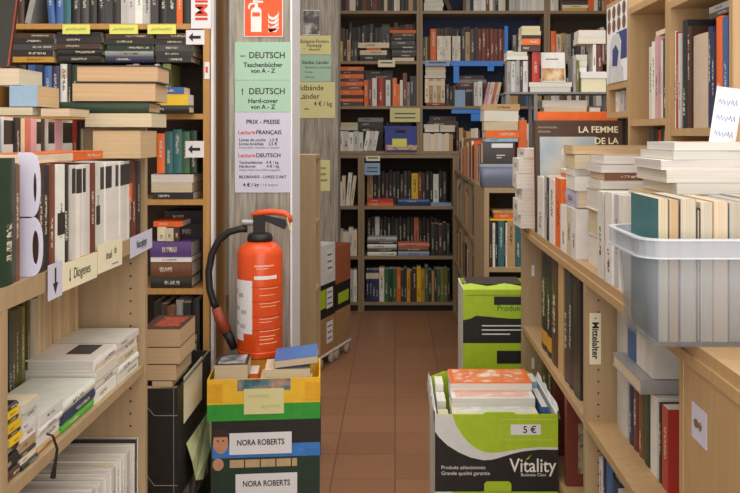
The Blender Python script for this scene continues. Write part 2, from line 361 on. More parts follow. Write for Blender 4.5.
# ================================================================== ROOM
FL = MB().box(-1.9, 2.75, -1.2, 8.35, -.1, 0).build('floor', floor_material()); structure(FL)
WALL = plain('off_white_plaster', rgb(206, 200, 190), .9, var=.05, scale=6)
structure(MB().box(-1.9, 2.75, 8.35, 8.45, 0, 3.5).build('wall_rear', WALL))
structure(MB().box(-2.0, -1.9, -1.2, 8.45, 0, 3.5).build('wall_left', WALL))
structure(MB().box(2.75, 2.85, -1.2, 8.45, 0, 3.5).build('wall_right', WALL))
structure(MB().box(-2.0, 2.85, -1.3, -1.2, 0, 3.5).build('wall_front', WALL))
structure(MB().box(-2.0, 2.85, -1.3, 8.45, 3.5, 3.6).build('ceiling', WALL))
CONC = concrete()
PY = 3.04
structure(MB().box(-.615, -.388, PY, PY + .25, 0, 3.5).build('pillar', CONC))
P2Y = 6.56
structure(MB().box(-.88, -.456, P2Y, P2Y + .3, 0, 3.5).build('pillar', CONC))
tag(MB().box(-.3875, -.381, PY - .002, PY + .25, 0.1, 3.2).build('lit_pillar_side', WHITEMETAL_LIT), 'bright white strip painting in the light on the side face of the near concrete pillar', 'lit pillar side')  # lit side face of the pillar, its light put into a white strip

# ================================================================== BOOKCASES
# left bookcase along the aisle (faces +X)
LFX, LFN, LFE = -.64, .60, 2.12
lf = empty('bookcase', T(LFX, LFN, 0) @ RZ(90), 'pale birch bookcase beside the aisle holding white paperbacks under hanging paper labels', 'bookcase')
def lfbox(n, y0, y1, d0, d1, z0, z1, mat=BIRCH): return MB().box(y0 - LFN, y1 - LFN, d0, d1, z0, z1).build(n, mat, lf)
def holed_panel(parent, x0, x1, d, z0, z1, mat, name='side_panel'):
    mb = MB().box(x0, x1, 0, d, z0, z1); zz = z0 + .06
    while zz < z1 - .03:
        for yy in (.037, d - .037):
            mb.add([(x0 - .0004, yy + .003 * math.cos(q * PI / 3), zz + .003 * math.sin(q * PI / 3)) for q in range(6)], [(5, 4, 3, 2, 1, 0)], 1)
            mb.add([(x1 + .0004, yy + .003 * math.cos(q * PI / 3), zz + .003 * math.sin(q * PI / 3)) for q in range(6)], [(0, 1, 2, 3, 4, 5)], 1)
        zz += .032
    return mb.build(name, [mat, HOLE], parent)
holed_panel(lf, LFE - .02 - LFN, LFE - LFN, .33, 0, 1.655, BIRCH)
holed_panel(lf, 1.335 - LFN, 1.355 - LFN, .33, 0, 1.350, BIRCH, 'divider')
lfbox('side_panel', LFN, LFN + .02, 0, .33, 0, 1.350)
lfbox('shelf', LFN, LFE - .0205, .0, .324, 1.3505, 1.387)
for z in (1.05, .65, .25):
    lfbox('shelf', LFN + .0205, 1.3345, .003, .324, z - .022, z); lfbox('shelf', 1.3555, LFE - .0205, .003, .324, z - .022, z)
lfbox('back_panel', LFN + .02, LFE - .0205, .3245, .33, .02, 1.35)
lfbox('back_panel', LFN + .02, LFE - .0205, .3245, .33, 1.3875, 1.65)
lfbox('riser', 1.0, LFE - .0205, .15, .3, 1.3875, 1.487)
# right counter bookcase (faces -X)
RX0, RF = .525, 3.417
rn = empty('counter_bookcase', T(RX0, RF, 0) @ RZ(-90), 'long waist-high birch bookcase with books piled on its top beside the aisle', 'bookcase')
def rnbox(n, y1, y0, d0, d1, z0, z1, mat=BEECH): return MB().box(RF - y1, RF - y0, d0, d1, z0, z1).build(n, mat, rn)
CT = 1.269
MB().box(0, .02, 0, .55, 0, CT - .042).build('side_panel', BIRCH, rn)
holed_panel(rn, RF - 2.286, RF - 2.266, .55, 0, CT - .042, BIRCH, 'divider')
rnbox('divider', 1.515, 1.495, 0, .55, 0, CT - .042)
rnbox('side_panel', .72, .70, 0, .55, 0, CT - .042)
rnbox('top_board', RF, .70, -.002, .62, CT - .0415, CT - .0215); rnbox('top_board', RF, .70, .004, .62, CT - .0213, CT)
for z in (.849, .52, .10):
    rnbox('shelf', RF - .0205, 2.2865, .003, .54, z - .022, z); rnbox('shelf', 2.2655, 1.5155, .003, .54, z - .022, z)
rnbox('front_panel', 1.4945, .7205, .002, .02, .05, CT - .043)
rnbox('back_panel', RF - .0205, .7205, .5405, .55, .0, CT - .043)
# upper bookcase units standing on the counter
ru = bookcase('shelf_unit', 'narrow beech shelf unit on the counter with a portrait poster on its end', (.754, 2.654, CT), -90, .385, .27, 0, .775, (.296, .416), BEECH, PALEBACK, plinth=0, group='shelf units on the counter')
ru2 = bookcase('shelf_unit', 'beech shelf unit on the counter holding the upright orange and red spined books', (.754, 2.266, CT), -90, .435, .27, 0, .735, (.386,), BEECH, PALEBACK, group='shelf units on the counter')
# left rear bookcase
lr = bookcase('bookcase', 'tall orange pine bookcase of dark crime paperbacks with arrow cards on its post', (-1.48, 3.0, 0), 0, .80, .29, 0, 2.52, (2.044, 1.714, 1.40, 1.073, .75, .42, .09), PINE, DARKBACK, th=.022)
MB().box(.802, .812, .02, .06, .1, 2.5).build('edge_strip', WHITEMETAL_LIT, lr)  # edge banding, its reflected light put into the white colour
# narrow bookcase behind the pillar
nb = bookcase('bookcase', 'narrow brown bookcase end standing between the two concrete pillars', (-.395, 4.1, 0), 90, .25, .11, 0, 1.535, (1.2, .85, .5, .1), BIRCH, PALEBACK)
# rear wall
LYF, UYF = 7.59, 7.88
def fx(px, Y): return X(px, Y)
lows = [(fx(262, LYF), fx(361, LYF), 'lower left brown bookcase of the rear wall, half behind the concrete pillar'),
        (fx(361, LYF) + .002, fx(456, LYF), 'lower middle brown bookcase of the rear wall at the end of the aisle'),
        (fx(456, LYF) + .002, 2.32, 'lower brown bookcase of the rear wall hidden behind the low bookcase')]
for x0, x1, lab in lows:
    bookcase('bookcase', lab, (x0, LYF, 0), 0, x1 - x0, .585, 0, 1.445, (.973, .51, .085), REARWOOD, DARKBACK, th=.028, plinth=.06, sh_th=.03, group='lower bookcases of the rear wall')
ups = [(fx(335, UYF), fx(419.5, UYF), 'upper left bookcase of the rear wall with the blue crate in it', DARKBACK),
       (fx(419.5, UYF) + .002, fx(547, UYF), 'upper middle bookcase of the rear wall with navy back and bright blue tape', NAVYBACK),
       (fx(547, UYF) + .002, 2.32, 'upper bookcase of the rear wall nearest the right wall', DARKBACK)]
US = (2.825, 2.342, 1.909)
for x0, x1, lab, bk in ups:
    bookcase('bookcase', lab, (x0, UYF, 1.4455), 0, x1 - x0, .29, 0, 1.85, [s - 1.4455 for s in US] + [.0295], REARWOOD, bk, th=.028, sh_th=.028, group='upper bookcases of the rear wall')
# low bookcases right of the aisle, behind the counter
R2Y = 4.82; R2T = 1.322
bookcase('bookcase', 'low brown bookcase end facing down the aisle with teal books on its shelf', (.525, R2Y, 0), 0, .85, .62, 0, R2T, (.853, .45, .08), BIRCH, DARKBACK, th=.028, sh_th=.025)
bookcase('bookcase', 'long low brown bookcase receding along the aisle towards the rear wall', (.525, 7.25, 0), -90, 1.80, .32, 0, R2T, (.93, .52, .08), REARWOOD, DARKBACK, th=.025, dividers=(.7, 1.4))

# ================================================================== REAR WALL BOOKS
DK = 'k k h d dg n b m'
p = 'standing, rear wall upper left, top shelf'
front_row(UYF, US[0] + .0005, 338.6, auto(338.6, 416, (30, 38), 'k d b h c rb t k d w', (2.4, 4.5)), p, group='books on the rear wall top shelf')
p = 'standing, rear wall upper left, second shelf front'
front_row(UYF, US[1] + .0005, 340, 'mu,3,20 k,4,21 t,3.5,21 k,3,22 h,4,20', p)
p = 'in back row, rear wall upper left, second shelf'
front_row(UYF + .16, US[1] + .0005, 341, auto(341, 416, (33, 41), 'k h d k b h', (3, 5)), p, .11, group='dark back row on the second shelf')
pile(X(373.5, UYF), UYF, US[1] + .0005, 0, 'k,58,250,H c,45,260,C o,22,140 c,52,300,C', 'in middle pile, rear wall upper left second shelf', .14)
pile(X(403.5, UYF), UYF, US[1] + .0005, 0, 'w,32,210,f k,40,230,H h,36,230 k,45,240,H h,40,230 k,40,235,H d,36,220 o,28,250', 'in right pile, rear wall upper left second shelf', .14)
p = 'standing, rear wall upper left, third shelf'
pile(X(351.2, UYF), UYF, US[2] + .0005, 0, 'd,42,230 o,28,234 d,36,225 o,48,236 b,40,215 o,40,240 d,30,225 o,44,236 k,30,220 o,40,235', 'in orange pile, rear wall upper left third shelf', .14)
front_row(UYF, US[2] + .0005, 364, 'o,4,26 rb,4.2,27 w,4.6,28 h,1.4,27 r,5,28 b,2.6,27 w,4.6,26 d,2.2,27 o,4.2,28 o,3.2,22 w,2.8,26 rb,4.2,33 g,3,24 k,3.8,30 h,2.6,30', p)
p = 'lying, back row, rear wall upper left third shelf'
pile(X(378, UYF), UYF + .16, US[2] + .0005, 0, 'h,60,260 k,50,280 d,60,270 k,50,280 h,50,260 d,40,270 k,45,280', 'in dark back pile, rear wall upper left third shelf', .11)
p = 'leaning, rear wall upper left, bottom shelf'
front_row(UYF, 1.4755, 338.5, 'w,5,20 lg,5,20 w,5,19 lg,5,20 w,4.5,19', p, hard=False)
front_row(UYF, 1.4755, 363, 'w,4.2,20,R10 lg,4.2,20,R10 w,4.2,20,R10', p, hard=False)
pile(X(349, UYF), UYF + .005, 1.4755 + .2, 0, 'c,35,170,f w,40,160,f', 'on the white books, rear wall upper left bottom shelf', .12)
pile(X(370, UYF), UYF + .165, 1.4755, 0, 'k,60,240 h,55,250 d,60,240 k,60,250 h,50,240 g,40,250', 'in back pile, rear wall upper left bottom shelf', .11)
# blue crate
cr = empty('storage_crate', T(X(400.5, UYF), UYF - .02, 1.4755), 'blue plastic crate with yellow paper label on the rear wall shelf', 'crate')
w = .30
MB().box(-w / 2, w / 2, 0, .006, 0, .235).build('front_panel', BLUEBIN, cr)
MB().box(-w / 2, -w / 2 + .006, .0065, .24, 0, .235).build('side_panel', BLUEBIN, cr); MB().box(w / 2 - .006, w / 2, .0065, .24, 0, .235).build('side_panel', BLUEBIN, cr)
MB().box(-w / 2 + .0065, w / 2 - .0065, .234, .24, 0, .235).build('rear_panel', BLUEBIN, cr); MB().box(-w / 2 + .0065, w / 2 - .0065, .0065, .2335, 0, .006).build('bottom_panel', BLUEBIN, cr)
MB().box(-w / 2 - .008, w / 2 + .008, -.008, -.0005, .215, .24).build('rim', BLUEBIN, cr)
MB().box(-.05, .05, -.002, -.0005, .175, .2).build('hand_hole', INK, cr)
MB().box(-.08, .06, -.0015, -.0003, .045, .12).build('paper_label', LEMON, cr)
MB().box(-.14, .16, -.001, -.0003, .012, .06).build('printed_picture', art_material('toy_print', [rgb(40, 56, 150), rgb(220, 190, 150), rgb(180, 120, 80)], 20), cr)
for i, c in enumerate(['k', 'h', 'k', 'd', 'k', 'h', 'n']):
    stand(X(388 + i * 3.7, UYF), UYF + .05, 1.4825, 0, .030, .14, .27 + .01 * (i % 3), c, 'standing in the blue crate on the rear wall')
# upper middle bay
p = 'standing, rear wall upper middle, top shelf'
pile(X(433.5, UYF), UYF, US[0] + .0005, 0, 'c,40,180,f w,38,190,f lg,30,175,f', 'in white pile, rear wall upper middle top shelf', .15)
front_row(UYF, US[0] + .0005, 448, 'd,5,30,L24', p)
front_row(UYF, US[0] + .0005, 463, auto(463, 512, (30, 38), 'w g b w k lg c', (2.4, 4.5)) + ' ' + ' '.join(f"{R.choice(['w', 'lg', 'w'])},4,{R.choice([33, 34])}" for _ in range(8)), p)
p = 'standing, rear wall upper middle, second shelf'
front_row(UYF, US[1] + .0005, 423, 'k,2.6,24 mu,1.6,24 k,3.2,25 o,6,32,H _,.6 c,2.8,25 w,2.7,25 c,2.8,25 w,2.7,25 c,2.8,25 k,1.4,24 w,2.8,25 c,2.7,25 w,2.8,25 _,1 k,4,31 t,4.6,29 h,5.2,32,H d,2.5,31 m,4.1,32,H rb,4.2,32,H m,4.1,32,H rb,4.2,32,H m,4.2,32,H rb,4.2,32,H m,3,31,H', p)
front_row(UYF, US[1] + .0005, 513, 'g,3.5,26 k,3,28 lg,3.5,27 g,3.5,29 c,4,27 w,3,25 k,3,26 g,4,28', p)
p = 'standing, rear wall upper middle, third shelf'
front_row(UYF + .165, US[1] + .0005, 436, auto(436, 500, (33, 36), 'k h k d', (3, 5)), 'in back row, rear wall upper middle second shelf', .10, group='dark back row behind the cream books')
rb = lie(X(435.8, UYF), UYF, US[2] + .0005, 0, .03, .16, .185, 'rb', 'lying under cream set, rear wall upper middle third shelf', hard=True)
front_row(UYF, US[2] + .032, 425, 'c,4,24,l t,4,24,l c,4,24,l t,4,24,l c,4,24,l', p, hard=False)
front_row(UYF, US[2] + .0005, 446, 'h,3.5,22 k,3.5,20 d,3,21', p)
pile(X(435.5, UYF), UYF + .01, US[2] + .268, 0, 't,30,200,f c,28,190,f t,30,195,f g,25,190,f', 'on the cream set, rear wall upper middle third shelf', .12)
pile(X(473, UYF), UYF + .15, US[2] + .0005, 0, 'd,60,280 h,60,270 k,70,280 rb,40,300 g,34,290 h,40,250', 'in back pile, rear wall upper middle third shelf', .11)
front_row(UYF, US[2] + .0005, 474, 'lg,4.3,24 w,4,25 _,1 pi,3.4,24,R12 w,3.4,24,R12 sa,3.4,24,R12 c,3.4,24,R12', p, hard=False)
p = 'standing, rear wall upper middle, bottom shelf'
front_row(UYF, 1.4755, 423.3, 'c,3.6,18 w,3.8,18 c,3.6,17 c,3.8,18 w,3.6,18 c,3.6,17 c,3.8,18 t,3.8,17', p, hard=False)
pile(X(431.8, UYF), UYF + .01, 1.4755 + .184, 0, 'w,34,140,f c,40,145,f', 'on the cream books, rear wall upper middle bottom shelf', .12)
pile(X(447.6, UYF), UYF + .01, 1.4755 + .184, 0, 't,36,140,f w,30,145,f', 'right pile on the cream books, rear wall upper middle bottom shelf', .12)
pile(X(444, UYF), UYF + .16, 1.4755, 0, 'k,60,300 h,60,280 g,50,270 k,60,290 h,60,300 d,50,260', 'in back pile, rear wall upper middle bottom shelf', .11)
front_row(UYF, 1.4755, 456, auto(456, 480, (19, 24), 'b c d w t', (3, 5)), p)
# upper right bay
p = 'standing, rear wall upper right, top shelf'
front_row(UYF, US[0] + .0005, 550.5, auto(550.5, 560, (32, 37), 'lg g w', (3.5, 5)), p)
pile(X(575, UYF), UYF, US[0] + .0005, 0, 'y,26,240 w,30,250 d,36,240 k,40,245', 'in pile, rear wall upper right top shelf', .15)
front_row(UYF, US[0] + .0005, 588, 'o,6,36 w,4,36 h,4,34 t,5,36 o,8,38 b,4,34 o,5,36', p)
p = 'standing, rear wall upper right, second shelf'
front_row(UYF, US[1] + .0005, 551, 'o,5.5,30 c,5,27 t,4.5,28 g,5,27 k,5,29 h,5,29 lg,4,27 k,5,28', p)
front_row(UYF, US[2] + .0005, 505, auto(505, 543, (26, 36), 'g lg w h k t bl', (3, 5)), 'standing right, rear wall upper middle, third shelf')
front_row(UYF, 1.4755, 486, auto(486, 543, (24, 36), 'g lg w h k t b', (3, 5)), 'standing right, rear wall upper middle, bottom shelf')
front_row(UYF, US[2] + .0005, 551, auto(551, 625, (26, 36), 'g lg w h t c b', (3, 5)), 'standing, rear wall upper right, third shelf')
front_row(UYF, US[1] + .0005, 592, auto(592, 625, (26, 34), 'g lg w h t c b', (3, 5)), 'standing right, rear wall upper right, second shelf')
# lower left bay
p = 'leaning, rear wall lower left, top shelf'
front_row(LYF, .9735, 337.5, 'w,4.5,24 c,3.5,30 w,4,33,R5 c,3.5,30,R7', p, hard=False)
p = 'standing, rear wall lower left, middle shelf'
front_row(LYF, .5105, 337, 'lg,6,26 c,5.5,24 w,4.5,28 c,4,26', p, hard=False)
p = 'standing, rear wall lower left, bottom shelf'
front_row(LYF, .0855, 338.4, 'o,8,34 w,3.5,32 lg,3.5,31 w,3.5,32', p, hard=False)
# lower middle bay
p = 'standing, rear wall lower middle, top shelf'
front_row(LYF + .2, .9735, 367, 't,6,31 k,4,33 h,4,32 k,4,33 d,3.5,31 k,4,34 h,3.5,32 k,4,33 d,3.5,30 h,4,33 k,4,33 y,6.6,31,H rb,4,32 d,3.5,31 k,4,33 k,3.5,32 w,5.6,30 k,4,33 h,4,32', p, hard=True)
pile(X(380, LYF), LYF + .01, .9735, 0, 'o,32,240 r,30,235', 'in orange pile, rear wall lower middle top shelf', .15)
pile(X(413.5, LYF), LYF + .01, .9735, 0, 'n,26,300 bl,30,290,H', 'in blue pile, rear wall lower middle top shelf', .15)
pile(X(441, LYF), LYF + .01, .9735, 0, 'lb,24,190', 'lying beside the blue pile on the rear wall', .15)
p = 'standing, rear wall lower middle, middle shelf'
front_row(LYF + .2, .5105, 367, 'd,4,34 k,4,35 w,4.5,36 h,3.5,34 k,4,35 dg,4,34 k,3.5,36 h,4,34 dg,4,35 k,4,34 h,3.5,35 k,4,35 sa,5,35 dg,3.5,33 k,4,35 d,3.5,34 k,4,35 h,3.5,34 k,4,33', p, hard=True)
front_row(LYF + .02, .5105, 431, 'h,4,32 k,3.5,32 d,4,31 k,4,33 h,3.4,31', 'standing front right, rear wall lower middle, middle shelf')
pile(X(382, LYF), LYF + .01, .5105, 0, 'w,36,270,H h,34,275,H w,36,270,H h,34,275,H lg,30,270,H', 'in grey pile, rear wall lower middle, middle shelf', .16)
pile(X(413.5, LYF), LYF + .01, .5105, 0, 'lb,40,290,H b,36,280,H sa,40,290,H', 'in blue and brown pile, rear wall lower middle, middle shelf', .16)
p = 'standing, rear wall lower middle, bottom shelf'
front_row(LYF, .0855, 366, 'n,3.2,32,l n,3.2,32,l n,3.2,32,l n,3.2,32,l _,.4 w,5,34,l gr,4.6,33,H dg,4,33 gr,4,33 o,4,33,H dg,3,32 h,3,34 go,3.5,32 d,2,31 d,4.5,33 y,4,35 go,4,32 gr,3.5,36 d,3.4,32 t,2.4,30 d,3,33 gr,3.6,33 ol,3.5,33 ol,3.4,34 dg,2.5,32', p)

# ================================================================== RIGHT LOW BOOKCASE (behind the counter)
p = 'standing in the low bookcase end, upper shelf'
front_row(R2Y + .03, .8535, 489.3, 'k,3.4,44 w,2.5,44 k,3,45 te,6,46,H k,1.5,45 w,1.5,44 t,8,46 te,6,47,H k,6,46 te,5,45 b,7,46', p)
pile(X(506, R2Y), R2Y + .03, 1.1265, 0, 'y,12,180 o,34,130 t,16,140', 'on the teal books in the low bookcase end', .14)
p = 'standing in the low bookcase end, middle shelf'
front_row(R2Y + .03, .4505, 489.3, auto(489.3, 540, (40, 46), 'k te b t w', (4, 7)), p)
for zz, nm in ((.9305, 'upper'), (.5205, 'middle'), (.0805, 'lower')):
    for y0, y1, w in ((6.57, 7.22, 'far'), (5.87, 6.52, 'centre'), (5.49, 5.83, 'near')):
        sp = []; y = y0
        while y < y1 - .06:
            t = R.uniform(25, 60); sp.append(f"{R.choice(['t', 'c', 'w', 'b', 'd', 'k', 'g', 't'])},{t:.0f},{R.uniform(235, 330):.0f}"); y += t / 1000
        side_row(.545, zz, y0, ' '.join(sp), f'standing on the {nm} {w} shelf of the receding bookcase', True, .18)
# on top of it
sp = []; y = 5.3
while y < 7.0:
    t = R.uniform(22, 55); sp.append(f"{R.choice(['t', 'b', 'c', 'd', 'rb', 't', 'w', 'o'])},{t:.0f},{R.uniform(190, 290):.0f}"); y += t / 1000
side_row(.55, R2T + .0005, 5.3, ' '.join(sp), 'standing on top of the receding bookcase', True, .16)
tub2 = empty('plastic_box', T(X(498.5, R2Y), R2Y + .01, R2T + .0005), 'small bluish clear plastic box on the corner of the low bookcase', 'box')
def tub_rings(w, d, h, r, th, taper):
    def ring(sx, sy, z, rr):
        pts = []
        for cx, cy, a0 in ((1, 1, 0), (-1, 1, 90), (-1, -1, 180), (1, -1, 270)):
            for k in range(5):
                a = math.radians(a0 + k * 22.5); pts.append((cx * (sx - rr) + rr * math.cos(a), cy * (sy - rr) + rr * math.sin(a), z))
        return pts
    return ring
def tub_body(w, d, h, taper=.012, r=.03, th=.003):
    ring = tub_rings(w, d, h, r, th, taper); mb = MB()
    rs = [ring(w / 2 - taper, d / 2 - taper, 0, r), ring(w / 2, d / 2, h, r), ring(w / 2 - th, d / 2 - th, h, r), ring(w / 2 - taper - th, d / 2 - taper - th, th, r)]
    n = len(rs[0]); v = [p for q in rs for p in q]
    f = [(i * n + k, i * n + (k + 1) % n, (i + 1) * n + (k + 1) % n, (i + 1) * n + k) for i in range(3) for k in range(n)] + [tuple(range(n - 1, -1, -1)), tuple(range(3 * n, 4 * n))]
    return mb.add(v, f)
def tub_rim(w, d, z0, z1, out, r=.035):
    ring = tub_rings(w, d, 0, r, 0, 0); rs = [ring(w / 2 + .001, d / 2 + .001, z0, r), ring(w / 2 + out, d / 2 + out, z0, r), ring(w / 2 + out, d / 2 + out, z1, r), ring(w / 2 + .001, d / 2 + .001, z1, r)]
    n = len(rs[0]); v = [p for q in rs for p in q]
    return MB().add(v, [(i * n + k, i * n + (k + 1) % n, ((i + 1) % 4) * n + (k + 1) % n, ((i + 1) % 4) * n + k) for i in range(4) for k in range(n)])
b2 = tub_body(.205, .15, .14, .008, .02).build('box_body', BLUETUB, tub2, T(0, .08, 0), True)
tub_rim(.205, .15, .125, .14, .006, .02).build('rim', TUBRIM, tub2, T(0, .08, 0))
zt = R2T + .142
lie(X(499, R2Y), R2Y + .012, zt, 0, .13, .15, .185, 'h', 'lying on the small clear plastic box', out='spine', kind='box file', title=False, hard=True, cat='box file')
bf = BOOKS[-1][0]
MB().box(-.055, -.030, -.0006, -.0001, .05, .175).build('paper_label', WHITEPAPER, bf)
for i_, l_ in enumerate((.05, .03)): MB().box(.012 + .014 * i_, .017 + .014 * i_, -.0006, -.0001, .08, .08 + l_).build('printed_line', WHITEINK, bf)
pile(X(502, R2Y), R2Y + .02, zt + .131, 0, 'lb,22,190 o,45,200 w,55,200,f w,62,205,f t,38,215', 'in pile above the small clear plastic box', .15, yaw=2)
stand(X(524, R2Y), R2Y + .05, R2T + .0005, 0, .05, .15, .40, 'o', 'standing beside the pile above the small clear plastic box', hard=True)

# white page stack on the far end of the counter
STK = 'in tall white stack at the far end of the counter'
z = CT + .0005; STACKS.add(STK)
for t, w, dx in ((.052, .112, 0), (.058, .12, -.004), (.046, .11, .005), (.06, .125, -.004), (.058, .12, -.002), (.04, .1, .008)):
    lie(.548 + dx, 3.215 + R.uniform(0, .01), z, 0, t - .0006, w, .17, 'w', STK, out='head', yaw=3, hard=False, pages='white'); z += t

# ------------------------------------------------------------------ grey riser and its pile, on the low bookcase
RY_ = 5.01; RZt = Z(92, RY_)
rs = empty('metal_riser', T(X(506, RY_), RY_, R2T + .0005), 'grey metal shelf riser loaded with loose papers behind the large art book', 'shelf riser')
rw = X(614, RY_) - X(506, RY_); rh = RZt - R2T - .0005
for x in (0, X(534, RY_) - X(506, RY_), rw - .02):
    for y in (0, .2): MB().box(x, x + .022, y, y + .022, 0, rh - .0125).build('leg', GREYMETAL, rs)
MB().box(-.01, rw + .01, -.005, .23, rh - .012, rh).build('shelf', GREYMETAL, rs)
SB = 'under the grey metal riser'
STACKS.add('stacked ' + SB)
pile(X(566, RY_), RY_ + .03, R2T + .001, 0, ' '.join(f"{R.choice(['w', 'lg', 'w', 'c'])},{R.choice([40, 45, 36])},{R.randint(255, 285)},f" for _ in range(13)), 'stacked ' + SB, .15, yaw=2)
pile(X(596, RY_), RY_ + .03, R2T + .001, 0, ' '.join(f"{R.choice(['c', 't', 'w'])},{R.choice([40, 45, 36])},{R.randint(60, 75)},f" for _ in range(12)), 'in narrow stack ' + SB, .16)
front_row(RY_ + .03, R2T + .001, 511, 'g,3.5,62 lg,3.5,66 h,3,64 g,4,68 w,4,62', 'standing ' + SB, hard=True)
RT = 'on the grey metal riser'
front_row(RY_ + .03, RZt + .001, 507, 'g,4,31 lg,5,31 g,4,32 h,3,31 lg,5,31', 'standing ' + RT, .10, hard=True)
pile(X(518, RY_), RY_ + .03, RZt + .2, 0, 'w,24,130,f lg,26,125,f', 'on the upright grey books of the riser', .13)
pile(X(532, RY_), RY_ + .03, RZt + .252, 0, 'd,40,120 o,38,115 k,22,112 c,26,120,f c,30,112,f', 'in brown pile above the grey riser', .13)
zz = pile(X(551, RY_), RY_ + .03, RZt + .001, 0, 'g,32,250,f lg,30,265,f', 'lying flat ' + RT, .15)
stand(X(537, RY_), RY_ + .04, zz + .001, 0, .046, .10, .185, 'r', 'standing on the grey pile of the riser', hard=True)
pb = book(T(X(555, RY_), RY_ + .06, zz + .001) @ RX(-8) @ RZ(-90) @ T(0, -.075, 0), .022, .15, .185, 'w', 'picture', hard=True, title=False)
pb['label'] = 'white picture book with a brown landscape on its cover, propped upright on a pile'
art = MB().box(.0112, .0118, .006, .144, .006, .085).build('cover_picture', art_material('landscape', [rgb(92, 60, 36), rgb(190, 140, 84), rgb(224, 206, 170)], 14), pb)
MB().box(.0112, .0117, .03, .11, .14, .146).build('cover_title', GREYINK, pb)
front_row(RY_ + .04, RZt + .001, 573.3, 'g,3.2,34 ol,3.2,32', 'standing right of the propped picture book', hard=True)
bx = empty('paper_box', T(X(595, RY_), RY_ + .03, RZt + .001), 'white cardboard box with its lid on, at the end of the riser', 'box')
MB().box(-.075, .075, 0, .15, 0, .085).build('box_body', CREAM, bx); MB().box(-.08, .08, -.005, .155, .0855, .125).build('lid', WHITEPAPER, bx)
stand(X(602, RY_), RY_ + .05, RZt + .1275, 0, .035, .13, .165, 'm', 'standing on the white lidded box', hard=True)
stand(X(596.5, RY_), RY_ + .05, RZt + .1275, 0, .02, .13, .17, 'w', 'standing on the white lidded box')
pile(X(584, RY_), RY_ + .06, RZt + .1275, 0, 't,34,60,f c,38,66,f t,36,70,f', 'on the left of the white lidded box', .12)
pile(X(594, RY_), RY_ + .045, RZt + .30, 0, 'c,40,170,f t,46,165,f', 'lying across the maroon and white upright books', .14)
front_row(RY_ + .148, RZt + .001, 508, auto(508, 540, (40, 56), 'g lg w t h', (3.5, 6)), 'standing at the back of the grey riser', .07, hard=True)
# cabinet that carries the poster, standing on the counter
ws = empty('hanging_shelf', T(.756, 2.928, CT + .0005) @ RZ(-90), 'shallow beech box shelf fixed to the end of the shelf unit under a poster', 'shelf')
cw, cz0, cz1 = .27, .446, .524
MB().box(0, .022, 0, .2, cz0 - .02, .83).build('side_panel', BEECH, ws); MB().box(cw - .022, cw, 0, .2, cz0 - .02, .83).build('side_panel', BEECH, ws)
MB().box(.0222, cw - .0222, 0, .2, cz1, .83).build('upper_panel', BEECH, ws); MB().box(.0222, cw - .0222, 0, .2, cz0 - .02, cz0).build('bottom_board', BEECH, ws)
MB().box(.0222, cw - .0222, .19, .2, cz0 + .0003, cz1 - .0003).build('back_panel', PALEBACK, ws)
stand(.775, 2.86, CT + cz0 + .0015, -90, .04, .1, .07, 'w', 'inside the niche under the poster'); stand(.775, 2.80, CT + cz0 + .0015, -90, .05, .1, .072, 'lg', 'inside the niche under the poster')

# ------------------------------------------------------------------ on the right counter
C0 = CT + .0005
of = book(T(.704, 3.175, C0) @ RZ(-90) @ T(0, -.155, 0), .016, .31, .457, 'o', 'x', hard=True, title=False); of['label'] = 'tall orange hardback standing upright behind the large art book'
lw = .333
lfb = book(T(.6955, 3.1, C0) @ RX(-4) @ RZ(-90) @ T(0, -lw / 2, 0), .028, lw, .422, 'd', 'x', hard=True, title=False, pages='white')
lfb['label'] = 'large brown art book about a Renaissance woman standing face out on the counter'
lfb.name = 'art_book'
# its cover faces the camera: local +x is the cover side
def cover_text(s, size, y, z, align='LEFT', mat=None, bold=0, name='title_lettering'):
    cu = bpy.data.curves.new(name, 'FONT'); cu.body = s; cu.size = size; cu.align_x = align; cu.align_y = 'CENTER'; cu.extrude = .0001; cu.offset = bold; cu.materials.append(mat or CREAM)
    o = bpy.data.objects.new(name, cu); COL.objects.link(o); o.parent = lfb; o.matrix_local = T(.0149, y, z) @ RZ(90) @ RX(90); return o
cover_text('LA FEMME', .034, .318, .386, 'RIGHT', bold=.0006); cover_text('DE LA', .034, .318, .343, 'RIGHT', bold=.0006); cover_text('RENAISSANCE', .034, .318, .300, 'RIGHT', bold=.0006)
for zq, wq in ((.395, .07), (.379, .045)):
    sc = MB().tube([(.0146, .015 + wq * i / 14, zq + (.004 if i % 2 else -.003)) for i in range(15)], .0008, 4).build('author_line', CREAM, lfb)
MB().prism_y([(.02, .03), (.313, .03), (.313, .27), (.235, .27), (.235, .36), (.02, .36)], -.0144, -.0141).build('cover_picture', art_material('sky_painting', [rgb(150, 170, 186), rgb(176, 190, 200), rgb(206, 202, 194), rgb(160, 130, 110)], 5), lfb, RZ(90))
EDGE = 'in the row along the counter edge'
def rY(px, x=.53): return YX(px, x)
# spines towards the aisle, from the far end to the near one
def counter_row(spec, place, x=.532):
    for tok in spec.split():
        a = tok.split(','); p0, p1 = float(a[0]), float(a[1]); y0, y1 = rY(p1, x), rY(p0, x); fl = a[4] if len(a) > 4 else ''
        stand(x + R.uniform(-.003, .003), (y0 + y1) / 2, C0, -90, y0 and (y1 - y0) - .001, .11, float(a[3]) / 1000, a[2], place, out='fore' if 'f' in fl else 'spine', hard='H' in fl, tcol=INKC if a[2] == 'o' else None)
INKC = rgb(40, 34, 30)
counter_row('538,543.5,w,215 543.5,547,lg,222 547,549.3,k,220 549.3,554.6,w,218 554.6,560.5,o,226', EDGE)
counter_row('560.5,566,w,146 566,571,c,147 571,575.5,w,146', EDGE)
